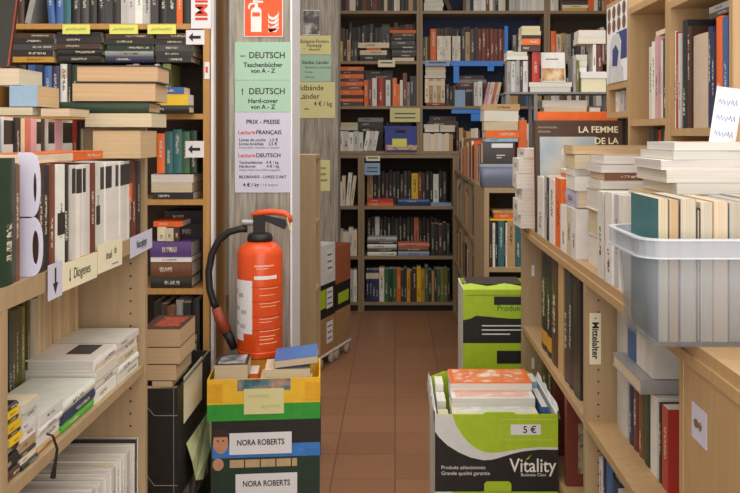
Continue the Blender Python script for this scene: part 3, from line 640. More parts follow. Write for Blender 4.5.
# S1 : flat books on the short ones
ztop = pile(.536, 2.53, CT + .1490, -90, 'li,52,160,H w,44,165,f c,22,120,f w,42,170,f', 'in pile on the row along the counter edge', .115, yaw=3)
zz = C0 + .2275
pile(.56, 2.735, zz, -90, 'sa,14,130 c,12,140,f', 'across the white and orange row on the counter', .115)
lie(.665, 2.46, ztop + .001, 0, .026, .13, .265, 't', 'on top of the counter edge pile', out='fore', pages='tan')
# P2 : two thick white books, a curled one, more on top
P2P = 'in pile beside the short row on the counter'
z2 = pile(.556, 2.30, C0, -90, 'w,84,150,f,6 lg,76,140,fH,-8', P2P, .165, jx=.001)
z2 = pile(.546, 2.27, z2 + .0005, -90, 'w,62,175,fH', P2P, .17, jx=.001)
pile(.655, 2.175, z2 + .001, 0, 'c,24,220,f b,20,200 li,22,215,f t,26,200,f', 'in wide pile next to the counter edge pile', .15, yaw=2)
# standing white books before the tub
counter_row('598,603.5,w,222 603.5,606,rb,218 606,613,w,226 613,617.5,lg,224 617.5,622,w,226', 'upright between the pile and the plastic tub', .532)
# the tub
TX0, TX1, TY0, TY1 = .432, .835, 1.412, 1.635
tub = empty('plastic_tub', T((TX0 + TX1) / 2, (TY0 + TY1) / 2, C0), 'big clear plastic tub of upright books overhanging the counter edge', 'plastic tub')
tub_body(TX1 - TX0, TY1 - TY0, .19, .014, .035, .003).build('tub_body', TUB, tub, smooth=True)
rim_ = tub_rim(TX1 - TX0, TY1 - TY0, .158, .19, .011, .04).build('rim', TUBRIM, tub)
RIMEDGE = clear_plastic('clear_plastic_edge', rgb(226, 232, 238), .75)
for a_, b_ in ((.1875, .1905), (.1565, .1590)): tub_rim(TX1 - TX0 + .004, TY1 - TY0 + .004, a_, b_, .0115, .042).build('rim_edge', RIMEDGE, rim_)
x = TX0 + .031; IT = 'upright inside the clear plastic tub'
for t, c, pg, h, hd in ((.0195, 'teal', 'cream', .252, False), (.017, 't', 'tan', .25, False), (.003, None, 0, 0, 0), (.0285, 'g', 'dull', .252, False), (.0075, 'k', 'cream', .235, True), (.0215, 'c', 'dull', .246, False), (.0265, 't', 'cream', .248, False),
                        (.003, None, 0, 0, 0), (.024, 'lb', 'dull', .245, False), (.024, 'lg', 'dull', .247, False), (.03, 'g', 'dull', .25, False), (.026, 'w', 'dull', .244, False), (.03, 'c', 'dull', .25, False), (.028, 'lg', 'dull', .246, False)):
    if c: stand(x + t / 2, TY0 + .030 + R.uniform(0, .005), C0 + .004, 0, t - .001, .165, h, c, IT, out='fore', hard=hd, pages=pg, title=False)
    x += t
# magazines piled behind the tub
MP = 'in tall magazine pile behind the plastic tub'; STACKS.add(MP); z = C0
for i, (t, c, w) in enumerate([(.028, 'g', 280), (.03, 't', 260), (.028, 'lg', 280), (.03, 'b', 250), (.028, 'w', 270), (.032, 'lg', 265), (.028, 'c', 280), (.012, 'o', 240), (.02, 'li', 250), (.012, 't', 280), (.024, 'lg', 240), (.026, 'w', 262), (.020, 'w', 270), (.019, 'lg', 250), (.017, 'w', 262)]):
    lie(.535 + w / 2000 + [0, .012, .004, .01, .02, .006, .01, .02, .035, .0, .03, .014, .006, .026, .034][i], 1.655 + R.uniform(0, .012), z, 0, t - .0006, .2, w / 1000, c, MP, out='fore', kind='magazine', pages='white', title=False, yaw=2.5); z += t
ML = BOOKS[-1][0]
MB().box(-.0087, -.0083, .03, .16, .03, .24).build('cover_picture', art_material('magazine_cover', [rgb(236, 234, 232), rgb(228, 226, 226), rgb(232, 120, 60), rgb(120, 130, 160)], 9, 3), ML)
# paper sign
sg = card('paper_sign', 'white paper sign with blue handwriting hanging at the shelf above the magazines', 'sign', T(X(726, 1.80), 1.80, Z(116, 1.80)) @ RZ(-12) @ RY(8), .055, .125, WHITEPAPER)
for zq in (.03, -.005, -.04): scribble(sg, -.02, .02, zq, .014, BLUEINK, .0009, 4)
# books in the upper shelf units
def unit_row(spec, z, place, x=.764):
    for tok in spec.split():
        a = tok.split(','); y0, y1 = YX(float(a[1]), x), YX(float(a[0]), x); fl = a[4] if len(a) > 4 else ''
        stand(x, (y0 + y1) / 2, z, -90, (y1 - y0) - .001, min(.17, (y1 - y0) * 8 + .06), float(a[3]) / 1000, a[2], place, hard='H' in fl, title='n' not in fl)
unit_row('649,651.8,w,215 651.8,655,w,228 655,658,pi,240 658,661,pi,236 661,663,w,222 663,666.3,h,226', CT + .4165, 'on the poster shelf unit')
pile(.768, 2.37, CT + .4165 + .243, -90, 'c,14,110', 'flat above the books on the poster shelf unit', .15)
unit_row('674.2,676,w,265,H 676,678.2,r,262 678.2,680.6,lg,255 681,686.5,k,285,H 686.5,690,d,265,H 692,706.5,be,235,Hn 707,711,n,245,H 711,714.4,n,230 714.6,722,o,262,H 722.4,728,bl,256', CT + .3865, 'on the shelf unit above the magazines')
pile(.77, 1.95, CT + .3865 + .266, -90, 'h,14,130 g,16,140', 'flat on top of the orange and blue spines', .15)
side_row(.79, CT + .2965, 2.31, 'k,32,90 n,30,80 g,26,84 k,36,96 r,26,88 k,34,92 h,40,95', 'on the dark low shelf under the poster unit', True, .1)
# poster
po = card('poster', 'small white poster of heads with a blue cornered portrait, on the beech cabinet', 'poster', T(.7548, 2.792, 1.95) @ RZ(-90), .255, .268, WHITEPAPER)
for i in range(4):
    for j in range(2): MB().lathe([(0, 0), (.021, 0), (.021, .0006), (0, .0006)], 12).build('printed_head', plain('sepia', rgb(120, 84, 66), .6), po, T(-.095 + .062 * i, -.0005, .108 - .046 * j) @ RX(90) @ Matrix.Diagonal((1, 1.1, 1, 1)))
MB().prism_y([(.02, -.06), (.125, -.06), (.125, .035), (.0, .035)], -.0010, -.0005).build('printed_field', plain('poster_blue', rgb(58, 66, 130), .6), po)
MB().prism_y([(-.115, -.134), (.085, -.134), (.08, -.09), (.05, -.07), (.06, -.0), (.03, .03), (-.04, .03), (-.08, .0), (-.085, -.05), (-.1, -.08)], -.0016, -.0011).build('printed_portrait', plain('pale_print', rgb(206, 210, 214), .6), po)
MB().prism_y([(-.05, -.075), (.01, -.08), (.03, -.03), (-.005, -.005), (-.045, -.02)], -.0021, -.0017).build('printed_face', plain('poster_blue', rgb(58, 66, 130), .6), po)

# ------------------------------------------------------------------ inside the counter bookcase
S = .8495
def cell_row(spec, z, place, x, depth=.2):
    for tok in spec.split():
        a = tok.split(','); y0, y1 = YX(float(a[1]), x), YX(float(a[0]), x); fl = a[4] if len(a) > 4 else ''
        kw = {}
        if 'b' in fl: kw['band'] = (.06, .2, 'gold')
        stand(x, (y0 + y1) / 2, z, -90, (y1 - y0) - .001, depth, float(a[3]) / 1000, a[2], place, hard='H' in fl, title='n' not in fl, **kw)
cell_row('540.5,546,k,365,Hb 546,550.5,k,365,Hb 550.5,557,d,360,H 557,562,t,370,Hn 563,567.5,h,355,H 567.5,572,k,368,H 572,579,k,362,Hn', S, 'upright on the far upper shelf of the counter', .545)
fr = book(T(.592, 2.62, .5205) @ RZ(-90) @ T(0, -.05, 0), .03, .1, .30, 'rb', 'x', hard=True, title=False); fr['label'] = 'reddish brown hardback with a pale picture on its cover on the lower counter shelf'
MB().box(.0154, .0158, .04, .085, .04, .2).build('cover_picture', art_material('old_print', [rgb(126, 116, 96), rgb(180, 166, 136), rgb(96, 78, 60)], 30), fr)
cell_row('541,547,k,290,H 547,552,d,300,H 552,556,m,280,H', .5205, 'upright on the far lower shelf of the counter', .56)
NU = 'upright on the near upper shelf of the counter'
cell_row('615.5,626,lg,330,Hn 628,632,n,180,H 632,637,m,176,H 637.5,642,b,170,H 642.5,650,dg,182,Hn 650.5,657,w,184,n 657.5,661.5,k,178,H 662,668,r,184,', S, NU, .60)
lie(.622, 1.90, S + .1855, 0, .033, .25, .104, 'g', 'on the short row of the near counter shelf', hard=True, title=False, kind='box file', cat='box file')
cell_row('626,636,bl,152,Hn 636.5,645,w,146,n 645.5,653,w,150,n', S + .22, 'on the flat grey box file of the counter shelf', .60)
pile(.575, 1.575, S, -90, ' '.join('t,24,60,f w,20,58,f'.split() * 7), 'in pamphlet stack at the near end of the counter shelf', .2, kind='brochure')
cell_row('599,602,w,235, 602,605,n,262,H 605,611,bl,270,Hn 611,618,n,240,H 618,626,c,230, 626,634,g,255,H', .5205, 'upright on the near lower shelf of the counter', .56)

# ------------------------------------------------------------------ LEFT BOOKCASE
U = 1.3875
def LY(px, x=LFX - .004): return F * x / (px - CX)
def left_row(spec, z, place, x=-.645, depth=.115):
    out = []
    for tok in spec.split():
        a = tok.split(','); y0, y1 = LY(float(a[0]), x), LY(float(a[1]), x); fl = a[4] if len(a) > 4 else ''; kw = {}
        if 'B' in fl: kw = dict(band=(.70, .965, 'k'), extra='black-titled', tcol=rgb(230, 228, 222))
        if 'D' in fl: kw = dict(band=(.30, .52, 'k'), extra='black-labelled')
        if 'O' in fl: kw = dict(band=(.45, .7, 'orange'), extra='orange-banded')
        out.append(stand(x + R.uniform(-.003, .003), (y0 + y1) / 2, z, 90, (y1 - y0) - .0009, depth, float(a[3]) / 1000, a[2], place, hard='H' in fl, title='n' not in fl and 'B' not in fl, pages='white', out='fore' if 'f' in fl else 'spine', **kw))
    return out
FRW = 'in front row above the hanging labels'
left_row('-30,-14,w,205 -14,-1,d,210,H 0.5,16.5,dg,212,H 17,21.5,b,200', U, FRW)
left_row('38,44.5,d,196 44.5,50.5,k,195 50.5,56.5,rb,196 56.5,64,w,194,D 64,72,k,192,H 72,76,w,190,B 76,80,w,188,B 80,83.4,w,187,B 83.4,86.6,w,188,B 86.6,90.8,w,189,n 91,95.6,rb,191 96.5,100.6,w,186,D 100.6,104.6,w,186,B 104.6,108.4,w,187,B 108.4,112,w,187,B 112,115.6,w,186,n 115.6,119,w,187,B 119,122.4,w,187,B 122.4,125.6,w,188,B 125.6,128.6,w,188,B 128.6,132.6,d,190,O 132.6,136.4,rb,186 136.4,139.5,k,184', U, FRW)
BRW = 'in back row of the left bookcase'
left_row('-20,2,lb,185 3,9,w,187,B 9,14.6,w,187,B 14.8,20,k,187 20,26,c,186 26,31.5,sa,185,n 31.5,36.5,pi,186,n 37,41.5,w,186,B 41.5,47.5,d,187,H 48,54.5,w,186,B 54.5,61,pi,184,n 61.5,67,w,186,B 67,72.5,w,186,B 73,77.5,r,186 77.5,82.3,k,186,H 82.5,84.3,c,165,n', 1.4878, BRW, -.795, .12)
# orange book across the front row
for (p0, p1, c, dz) in ((38, 76, 'o', .2125), (73, 103, 'o', .1925)):
    y0, y1 = LY(p0, -.66), LY(p1, -.66); hh = y1 - y0
    lie(-.66, (y0 + y1) / 2, U + (.1975 if p0 == 38 else .1975 + .0), 90, .018, .105, hh - .002, c, 'lying across the front row above the hanging labels', out='fore' if p0 == 38 else 'spine', pages='cream')
# pile at the far end, pages towards the camera
EP = 'in pile at the far end of the left bookcase'; STACKS.add(EP)
Y0 = 1.945
def endbook(p0, p1, top, bot, c, out='fore', pages='tan', Y=Y0, hard=False, dd=.13, place=EP, yaw=0):
    w = X(p1, Y) - X(p0, Y); z0 = Z(bot, Y); t = Z(top, Y) - z0
    return lie((X(p0, Y) + X(p1, Y)) / 2, Y + R.uniform(0, .006), z0, 0, t - .0008, dd, w, c, place, out=out, pages=pages, hard=hard, title=False, yaw=yaw)
endbook(92, 140, 130.5, 158.5, 't')
Y2 = 2.03
endbook(84, 151, 113, 127, 'c', pages='cream', Y=Y2)
endbook(38, 146, 101.5, 112.5, 'dg', out='spine', hard=True, Y=Y2, yaw=3)
endbook(71, 153, 83, 101, 't', Y=Y2, yaw=4)
endbook(75, 157, 65, 82.5, 'k', pages='tan', hard=True, Y=Y2, yaw=3)
# books lying over the back row
OB = 'in pile lying over the back row'; STACKS.add(OB)
endbook(-12, 32, 107, 115, 'c', pages='cream', Y=1.85, dd=.12, place=OB)
endbook(9, 37, 85, 106.5, 'lb', out='spine', Y=1.85, dd=.12, place=OB)
endbook(-12, 18, 68, 84.5, 'w', pages='cream', Y=1.85, dd=.12, place=OB)
endbook(40, 69, 108, 116.5, 't', pages='cream', Y=1.86, dd=.12, place='lying over the back row beside the blue book')
lb_ = book(T(-.990, 1.88, 1.806) @ RY(7.5) @ RZ(-90), .02, .105, .27, 'k', 'x', hard=True, title=False); lb_['label'] = 'tall black hardback with a red edge tilting over the top of the left bookcase'
lb_.children[0].color = (*rgb(206, 92, 70), 1)
# die-cut white letter card
def arc(cx, cz, r, a0, a1, n=10, sx=1.0): return [(cx + sx * r * math.cos(math.radians(a0 + (a1 - a0) * i / n)), cz + r * math.sin(math.radians(a0 + (a1 - a0) * i / n))) for i in range(n + 1)]
lc = empty('letter_card', T(-.660, 1.449, U), 'white die-cut letter card standing out between the books of the front row', 'letter card')
def ring_letter(outer, hole, mb):
    n = len(outer); v = [(x, -.001, z) for x, z in outer] + [(x, -.001, z) for x, z in hole] + [(x, .001, z) for x, z in outer] + [(x, .001, z) for x, z in hole]
    f = []
    for i in range(n):
        j = (i + 1) % n; f += [(i, j, n + j, n + i), (2 * n + j, 2 * n + i, 3 * n + i, 3 * n + j), (j, i, 2 * n + i, 2 * n + j), (n + i, n + j, 3 * n + j, 3 * n + i)]
    mb.add(v, f)
def loop(cx, cz, rx, rz, p, n=32, flat=False):
    o = []
    for i in range(n):
        a = 2 * PI * i / n; c, s_ = math.cos(a), math.sin(a)
        o.append((cx - rx, cz + rz * max(-1, min(1, s_ * 1.25))) if flat and c < -.05 else (cx + rx * math.copysign(abs(c) ** p, c), cz + rz * math.copysign(abs(s_) ** p, s_)))
    return o
mb = MB(); ring_letter(loop(.014, .162, .020, .058, .8, flat=True), loop(.024, .158, .003, .026, 1), mb); mb.build('upper_bowl', LILAC, lc)
mb = MB(); ring_letter(loop(.016, .0535, .022, .053, .8, flat=True), loop(.025, .052, .006, .030, 1), mb); mb.build('lower_bowl', LILAC, lc)
# hanging labels on the shelf edge, facing the aisle
def shelf_label(name, label, p0, p1, zc, h, mat, x=-.6385, tilt=0):
    y0, y1 = LY(p0, x), LY(p1, x)
    return card(name, label, 'shelf label', T(x, (y0 + y1) / 2, zc) @ RZ(90) @ RY(tilt), y1 - y0, h, mat), y1 - y0
a, w = shelf_label('arrow_card', 'white card with a down arrow hanging on the left shelf edge', 48, 62, 1.366, .066, LILAC, -.6355)
MB().prism_y([(-.003, .024), (-.003, -.004), (-.011, -.004), (0, -.024), (.011, -.004), (.003, -.004), (.003, .024)], -.0012, -.0006).build('printed_arrow', INK, a)
a, w = shelf_label('shelf_label', 'cream label reading Diogenes on the left shelf edge', 62, 97, 1.362, .054, CREAM, tilt=1)
text('Diogenes', .03, INK, a, .008, .0, sx=.8); MB().prism_y([(-.0008, .012), (-.0008, -.006), (-.004, -.006), (0, -.013), (.004, -.006), (.0008, -.006), (.0008, .012)], -.0012, -.0006).build('printed_arrow', INK, a, T(-.055, 0, 0))
a, w = shelf_label('shelf_label', 'cream label with two printed words beside the lilac one, left shelf edge', 97.6, 122, 1.368, .062, CREAM, tilt=1)
text('insel', .026, INK, a, -.01, .002, sx=.8); text('tb', .022, GREYINK, a, .032, .008); MB().box(.01, .05, -.0012, -.0006, -.022, -.020).build('printed_line', BLUEINK, a)
a, w = shelf_label('shelf_label', 'lilac label reading Neuzugänge at the far end of the left shelf edge', 130, 152, 1.366, .05, LILAC, tilt=-1)
text('Neuzugänge', .03, INK, a, 0, 0, sx=.56)
# lower shelf of the left bookcase: flat stacks, spines towards the aisle
M_ = 1.0505
BKR = 'standing at the back of the left middle shelf'
side_row(-.80, M_, 1.60, ' '.join(f"{R.choice(['do', 'do', 'h', 'ol', 'do'])},{R.choice([14, 16, 18])},{R.randint(218, 226)}" for _ in range(13)), BKR, False, .13)
side_row(-.80, M_, 1.822, ' '.join(f"{R.choice(['t', 'c', 't'])},{R.choice([22, 26, 28])},{R.randint(222, 238)},f" for _ in range(10)), BKR, False, .13, pages='tan')
def lpile(p0, p1, z, spec, place, d=.14, x=-.652, jx=.004):
    y0, y1 = LY(p0, x), LY(p1, x); STACKS.add(place); L = (y1 - y0)
    for tok in spec.split():
        a = tok.split(','); t = float(a[1]) / 1000; fl = a[2] if len(a) > 2 else ''; s = float(a[3]) if len(a) > 3 else 1
        lie(x + R.uniform(-jx, jx), y0 + L * s / 2, z, 90, t - .0006, d, L * s, a[0], place, out='fore' if 'f' in fl else 'spine', hard='H' in fl, title='n' not in fl, pages='white')
        z += t
    return z
lpile(7, 20.5, M_, 'd,17,H k,24,H d,20,H y,12 k,10,H y,12 k,10,H y,12 k,10,H', 'in black and yellow stack, left middle shelf', .15)
zt_ = lpile(21.5, 37, M_, 'k,10,H c,10 k,10,H t,18 w,18 w,16 lg,18 c,16,f', 'in cream topped stack, left middle shelf', .15)
zt_ = lpile(62, 94, M_, 'lm,18,H n,22,H w,22,H', 'in blue and green stack, left middle shelf', .14)
zt_ = lpile(38.5, 61, M_, 't,14,H w,22 w,18,H w,20', 'in white stack beside the blue and green one', .15)
zz = lpile(95, 117, M_, 'w,26 w,24,H c,22,f w,26,H', 'in white stack by the shelf end, left middle shelf', .16)
tb = BOOKS[-1][0]
MB().box(-.0137, -.0132, .03, .085, .05, .13).build('cover_picture', plain('dark_print', rgb(70, 66, 64), .6), tb)
lpile(118, 138, M_, 'w,20 w,20,H c,20 w,22 w,16', 'in farthest white stack, left middle shelf', .16)
# ribbon hanging from the green book's stack
rb_ = MB().tube([(-.6375, 1.50, 1.092), (-.628, 1.505, 1.086), (-.622, 1.51, 1.06), (-.627, 1.512, 1.03), (-.632, 1.515, 1.005)], [.002, .0025, .0025, .003, .005], 6).build('bookmark_ribbon', RUBBER)
tag(rb_, 'black bookmark ribbon dangling over the left middle shelf edge', 'ribbon')
# bottom shelf: white volumes
sp = []; y = 1.57
while y < 2.07:
    t = R.choice([11, 13, 14, 16, 12]); sp.append(f"{R.choice(['w', 'w', 'lg', 'w'])},{t},{R.randint(204, 211)}"); y += t / 1000
side_row(-.66, .6505, 1.57, ' '.join(sp) + ' k,8,214 w,6,214', 'on the bottom white row of the left bookcase', False, .21)

# ------------------------------------------------------------------ LEFT REAR BOOKCASE (faces the camera)
QY = 3.006
def lrow(zs, x0, spec, place, Y=QY, depth=.15, **kw): front_row(Y, zs + .0005, x0, spec, place, depth, **kw)
lrow(2.044, 8, 'b,9,58 d,6,56', 'standing, pine bookcase top shelf')
lrow(2.044, 23.5, 'g,6,56,R13', 'standing, pine bookcase top shelf')
lrow(2.044, 48, 'bl,7,60,L5 bl,8,62,H te,7.5,62,H', 'standing, pine bookcase top shelf')
lrow(2.044, 72, 'k,8,64,H h,8,63,H k,8,62,H k,8,64,H h,8,64 k,7.5,62', 'standing, pine bookcase top shelf')
lrow(2.044, 120, 'lg,7,60 lg,7.5,60 w,7.5,60 lg,7.5,60', 'standing, pine bookcase top shelf', hard=False)
lrow(2.044, 150, 'h,8,60 k,9,62,H k,9,60 o,6,60 k,8.5,62,H', 'standing, pine bookcase top shelf')
# second shelf: standing row, flat books on it
lrow(1.714, 8, 'd,8,48 k,9,49', 'standing, pine bookcase second shelf')
lrow(1.714, 27, 'bl,8,49,l n,8,49 bl,8,48 n,7.5,48 w,8,50,l k,4,50 dg,8,49 k,5,48 d,8,47 k,9,48 b,8,48 k,9,47 h,8,48 g,7,49 t,6,50 k,5,48 dg,6,49,l k,4,49 w,5,50 dg,4,49 ol,8,50', 'standing, pine bookcase second shelf')
z0_ = Z(62, QY)
pile(X(33, QY), QY, z0_ - .001, 0, 'go,21,150 k,25,150 h,22,160 k,22,150 d,18,150', 'in gold based flat pile, pine bookcase second shelf', .14)
pile(X(79, QY), QY, z0_ - .001, 0, 'k,26,158,H k,24,165,H d,21,160 k,24,165 k,17,160', 'in middle flat pile, pine bookcase second shelf', .14)
pile(X(128.5, QY), QY, z0_ - .001, 0, 'n,22,178,H g,22,178,H dg,21,170 k,22,180 d,20,165', 'in grey flat pile, pine bookcase second shelf', .14)
pile(X(173, QY), QY, z0_ - .001, 0, 'k,22,130 k,20,140 h,24,135 k,20,140 d,22,130', 'in black flat pile, pine bookcase second shelf', .14)
pile(X(171, QY), QY - .09, 1.7145, 0, 'k,28,175,H y,40,160 bl,25,140', 'in yellow and blue pile at the front, pine bookcase second shelf', .085)
# third shelf
pile(X(172, QY), QY, 1.4005, 0, 'k,26,150 w,36,150,f lg,30,155,f', 'in white pile, pine bookcase third shelf', .14)
lrow(1.4005 + .0945, 156, 'o,8,40 te,8,42 te,9,44 gr,8,42 dg,7,43', 'standing on the white pile, pine bookcase third shelf')
pile(X(172, QY), QY + .16, 1.4005, 0, 'k,50,150 d,50,155 k,40,150 h,50,150 k,50,150', 'in dark back pile, pine bookcase third shelf', .11)
# fourth shelf
pile(X(170.5, QY), QY, 1.0735, 0, 'k,42,150,H b,55,150,H w,16,150 pu,58,150,H', 'in purple topped pile, pine bookcase fourth shelf', .15)
lrow(1.0735 + .172, 156, 'c,9,14 c,8,13 d,6,14', 'standing on the purple book, pine bookcase fourth shelf')
pile(X(167, QY), QY + .01, 1.0735 + .225, 0, 'o,20,105', 'lying on the small cream books, pine bookcase fourth shelf', .13)
pile(X(172, QY), QY + .165, 1.0735, 0, 'k,50,150 d,60,155 k,50,150 h,60,150 k,50,150', 'in dark back pile, pine bookcase fourth shelf', .1)
lrow(.7505, 153, 'k,7,75 d,7,72 b,8,70 g,8,76 k,8,74 k,8,76', 'standing, pine bookcase fifth shelf')

# ================================================================== BOXES
FRONT = {}
def carton(name, label, mw, w, d, h, mat, group=None, th=.005, cat='box', front=None, sides=None):
    r = empty(name, mw, label, cat, group)
    FRONT[r.name] = MB().box(-w / 2, w / 2, 0, th, 0, h).build('front_panel', front or mat, r)
    MB().box(-w / 2, -w / 2 + th, th + .0003, d - th - .0003, 0, h).build('side_panel', sides or mat, r); MB().box(w / 2 - th, w / 2, th + .0003, d - th - .0003, 0, h).build('side_panel', sides or mat, r)
    MB().box(-w / 2, w / 2, d - th, d, 0, h).build('rear_panel', mat, r); MB().box(-w / 2 + th + .0003, w / 2 - th - .0003, th + .0003, d - th - .0003, 0, th).build('bottom_panel', mat, r)
    return r
def decal(r, pts, mat, name, lay=1, y=0): return MB().prism_y(pts, y - .0004 * lay, y - .0004 * lay + .0003).build(name, mat, FRONT.get(r.name, r))
def rect(x0, x1, z0, z1): return [(x0, z0), (x1, z0), (x1, z1), (x0, z1)]
# -- stack with the wave print, right of the aisle
def wave_box(mw, w, d, h, label, full=True, group='cartons stacked at the counter'):
    r = carton('banana_box', label, mw, w, d, h, LIME, group, sides=WHITECARD)
    P = lambda u, v: (-w / 2 + u * w, v * h)
    wb = [(0, .78), (.03, .71), (.1, .6), (.19, .51), (.29, .44), (.39, .405), (.46, .41), (.53, .44), (.62, .485), (.71, .52), (.85, .545), (1, .54)]
    wg = [(1, .57), (.85, .575), (.71, .555), (.62, .53), (.53, .505), (.46, .5), (.39, .515), (.33, .56), (.27, .64), (.22, .73), (.17, .86), (.14, 1), (0, 1)]
    # split in strips so every outline stays convex enough
    for a, b in zip(wb, wb[1:]): pass
    decal(r, [P(0, 0), P(1, 0)] + [P(*q) for q in reversed(wb)], BLACKCARD, 'printed_wave', 1)
    decal(r, [P(*q) for q in wb] + [P(*q) for q in wg], WHITECARD, 'printed_stripe', 1)
    decal(r, [P(.4, 0), P(.62, 0), P(.62, .1), P(.6, .13), P(.42, .13), P(.4, .1)], LIME, 'hand_hole', 2)
    text('Vitality', .062, WHITEINK, FRONT[r.name], P(.795, .33)[0], P(0, .33)[1], -.001, bold=.0006, sx=.86)
    MB().prism_y([P(.735, .41), P(.76, .42), P(.785, .48)], -.0012, -.0009).build('leaf_mark', LIME, FRONT[r.name])
    text('Business Class', .014, WHITEINK, FRONT[r.name], P(.80, 0)[0], .215 * h, -.001)
    text('Produits sélectionnés', .0165, WHITEINK, FRONT[r.name], P(.05, 0)[0], .31 * h, -.001, 'LEFT'); text('Grande qualité garantie', .0165, WHITEINK, FRONT[r.name], P(.05, 0)[0], .235 * h, -.001, 'LEFT')
    return r
BX = (X(435, 2.63) + X(558, 2.63)) / 2; BW = X(558, 2.63) - X(435, 2.63); BH = .2465
b1 = wave_box(T(BX, 2.63, .494), BW, .41, BH, 'open lime and black carton priced 5 euro, on top of its stack beside the counter')
decal(b1, rect(BW * .115, BW * .36, BH * .735, BH * .87), WHITEPAPER, 'price_label', 2); text('5 €', .031, INK, FRONT[b1.name], BW * .27, BH * .80, -.0013, bold=.0004)
for q in (rect(BW * .03, BW * .47, BH * .665, BH * .672), rect(BW * .03, BW * .47, BH * .93, BH * .937), rect(BW * .03, BW * .034, BH * .665, BH * .937)): decal(b1, q, plain('pale_lime_line', rgb(206, 222, 110), .5), 'printed_line', 1)
# turned-out flaps and worn rim
MB().prism_y([(-.045, BH), (.065, BH), (.055, BH + .007), (-.035, BH + .007)], 0, .004).build('flap', LIME, b1)
for s in (-1, 1):
    xs = s * (BW / 2 - .002); mb = MB(); n = 9
    v = []
    for i in range(n):
        y = .01 + i * .39 / (n - 1); v += [(xs, y, BH), (xs + s * (.006 + .004 * (i % 2)), y, BH + .012 + .005 * ((i * 7) % 3)), (xs + s * .012, y, BH - .02 - .006 * ((i * 5) % 3))]
    f = [(3 * i + a, 3 * i + 3 + a, 3 * i + 4 + a, 3 * i + 1 + a) for i in range(n - 1) for a in (0, 1)]
    mb.add(v, f).build('worn_flap', WHITECARD, b1)
MB().prism_y([(-BW / 2, BH), (BW / 2, BH), (BW / 2 - .03, BH + .02), (-BW / 2 + .05, BH + .02)], .405, .41).build('flap', LIME, b1)
for zz in (.247, .0005): wave_box(T(BX, 2.63, zz), BW, .41, .2455, 'lime and black carton directly under the 5 euro carton' if zz > .1 else 'lowest lime and black carton of the stack beside the counter')
VB = 'in the open 5 euro carton'
z = .51
for i, (t, c, dy, w, lab) in enumerate([(.19, 'w', .03, .27, ''), (.028, 'c', .03, .28, ''), (.028, 'w', .10, .28, ''), (.028, 'o', .175, .28, '')]):
    o = lie(BX + .0 + i * .002, 2.645 + dy, z, 0, t - .0006, .17, w, c, VB, out='fore', pages='white', title=False, jit=.02, kind='magazine' if i else None); z += t
    STACKS.add(VB)
    if i: MB().box(-t / 2 - .0002, -t / 2 + .0002, .012, .158, .015, w - .015).build('cover_picture', art_material('magazine_art_%d' % i, [[rgb(226, 226, 214), rgb(190, 204, 190), rgb(230, 224, 216)], [rgb(226, 214, 202), rgb(222, 170, 150), rgb(214, 206, 204)], [rgb(236, 224, 206), rgb(232, 150, 100), rgb(226, 110, 60), rgb(236, 226, 214)]][i - 1], 18, i), o)
stand(BX - .168, 2.90, .4995, 0, .028, .1, .255, 'w', 'along the side inside the 5 euro carton'); stand(BX - .168, 2.78, .4995, 0, .03, .1, .235, 'w', 'along the side inside the 5 euro carton')
stand(BX - .166, 2.66, .4995, 0, .034, .1, .215, 'lg', 'along the side inside the 5 euro carton')
stand(BX + .166, 2.69, .4995, 0, .022, .2, .245, 'bl', 'along the side inside the 5 euro carton', title=False)
stand(BX + .168, 2.91, .4995, 0, .02, .1, .262, 'lb', 'along the side inside the 5 euro carton', title=False)
# -- second stack behind
GX0 = X(463, 3.49); GW = .40; GX = GX0 + GW / 2; GH = .325
def back_box(zz, h, label):
    r = carton('banana_box', label, T(GX, 3.49, zz), GW, .28, h, LIME, 'cartons stacked behind the counter end', sides=WHITECARD)
    pts = [(-GW / 2, h * .3), (GW / 2, h * .3), (GW / 2, h * .62), (GW * .0, h * .62), (-GW * .36, h * .66), (-GW * .42, h * .62), (-GW / 2, h * .6)]
    decal(r, pts, BLACKCARD, 'printed_band', 1)
    for q in (rect(-GW * .17, GW * .3, h * .8, h * .91), rect(-GW * .14, GW * .3, h * .03, h * .2)): decal(r, q, BLACKCARD, 'hand_hole', 1)
    for i, l in enumerate((.17, .2, .12)): MB().box(-GW * .3, -GW * .3 + l, -.0011, -.0008, h * (.52 - .055 * i), h * (.535 - .055 * i)).build('printed_line', WHITEINK, FRONT[r.name])
    MB().box(-GW * .46, GW * .5, -.0011, -.0008, h * .925, h * .932).build('printed_line', GREENINK, FRONT[r.name])
    return r
gb = back_box(Z(366, 3.49), GH, 'open lime and black carton with handwriting, topmost behind the counter end')
text('Produkt', .034, GREENINK, FRONT[gb.name], .0, GH * .755, -.0012, bold=.0003)
mbq = MB()
for i in range(11):
    a0, a1 = i / 11, (i + 1) / 11; q = lambda t: (-GW / 2 + GW * t, .02 + .38 * (t * 7 % 1) * 0, GH + .006 * math.sin(t * 17))
    p0, p1 = q(a0), q(a1); mbq.add([(p0[0], .0, GH), (p1[0], .0, GH), (p1[0], .05, GH + .012 + p1[2] - GH), (p0[0], .05, GH + .012 + p0[2] - GH)], [(0, 1, 2, 3)])
mbq.build('flap', LIME, gb)
zb = Z(366, 3.49)
back_box(zb - .3255, .325, 'lime and black carton second in the stack behind the counter end'); back_box(.0005, zb - .3265, 'lowest lime and black carton of the stack behind the counter end')
pile(GX - .06, 3.56, zb + .006, 0, 'w,50,260 c,50,250 g,50,260 w,50,255 t,50,260 b,50,250 k,30,240', 'in the carton behind the counter end', .18)
stand(GX + .11, 3.56, zb + .006, 0, .05, .17, .345, 'd', 'upright in the carton behind the counter end', hard=True)
stand(GX + .165, 3.56, zb + .006, 0, .05, .17, .35, 'w', 'upright in the carton behind the counter end', hard=True)

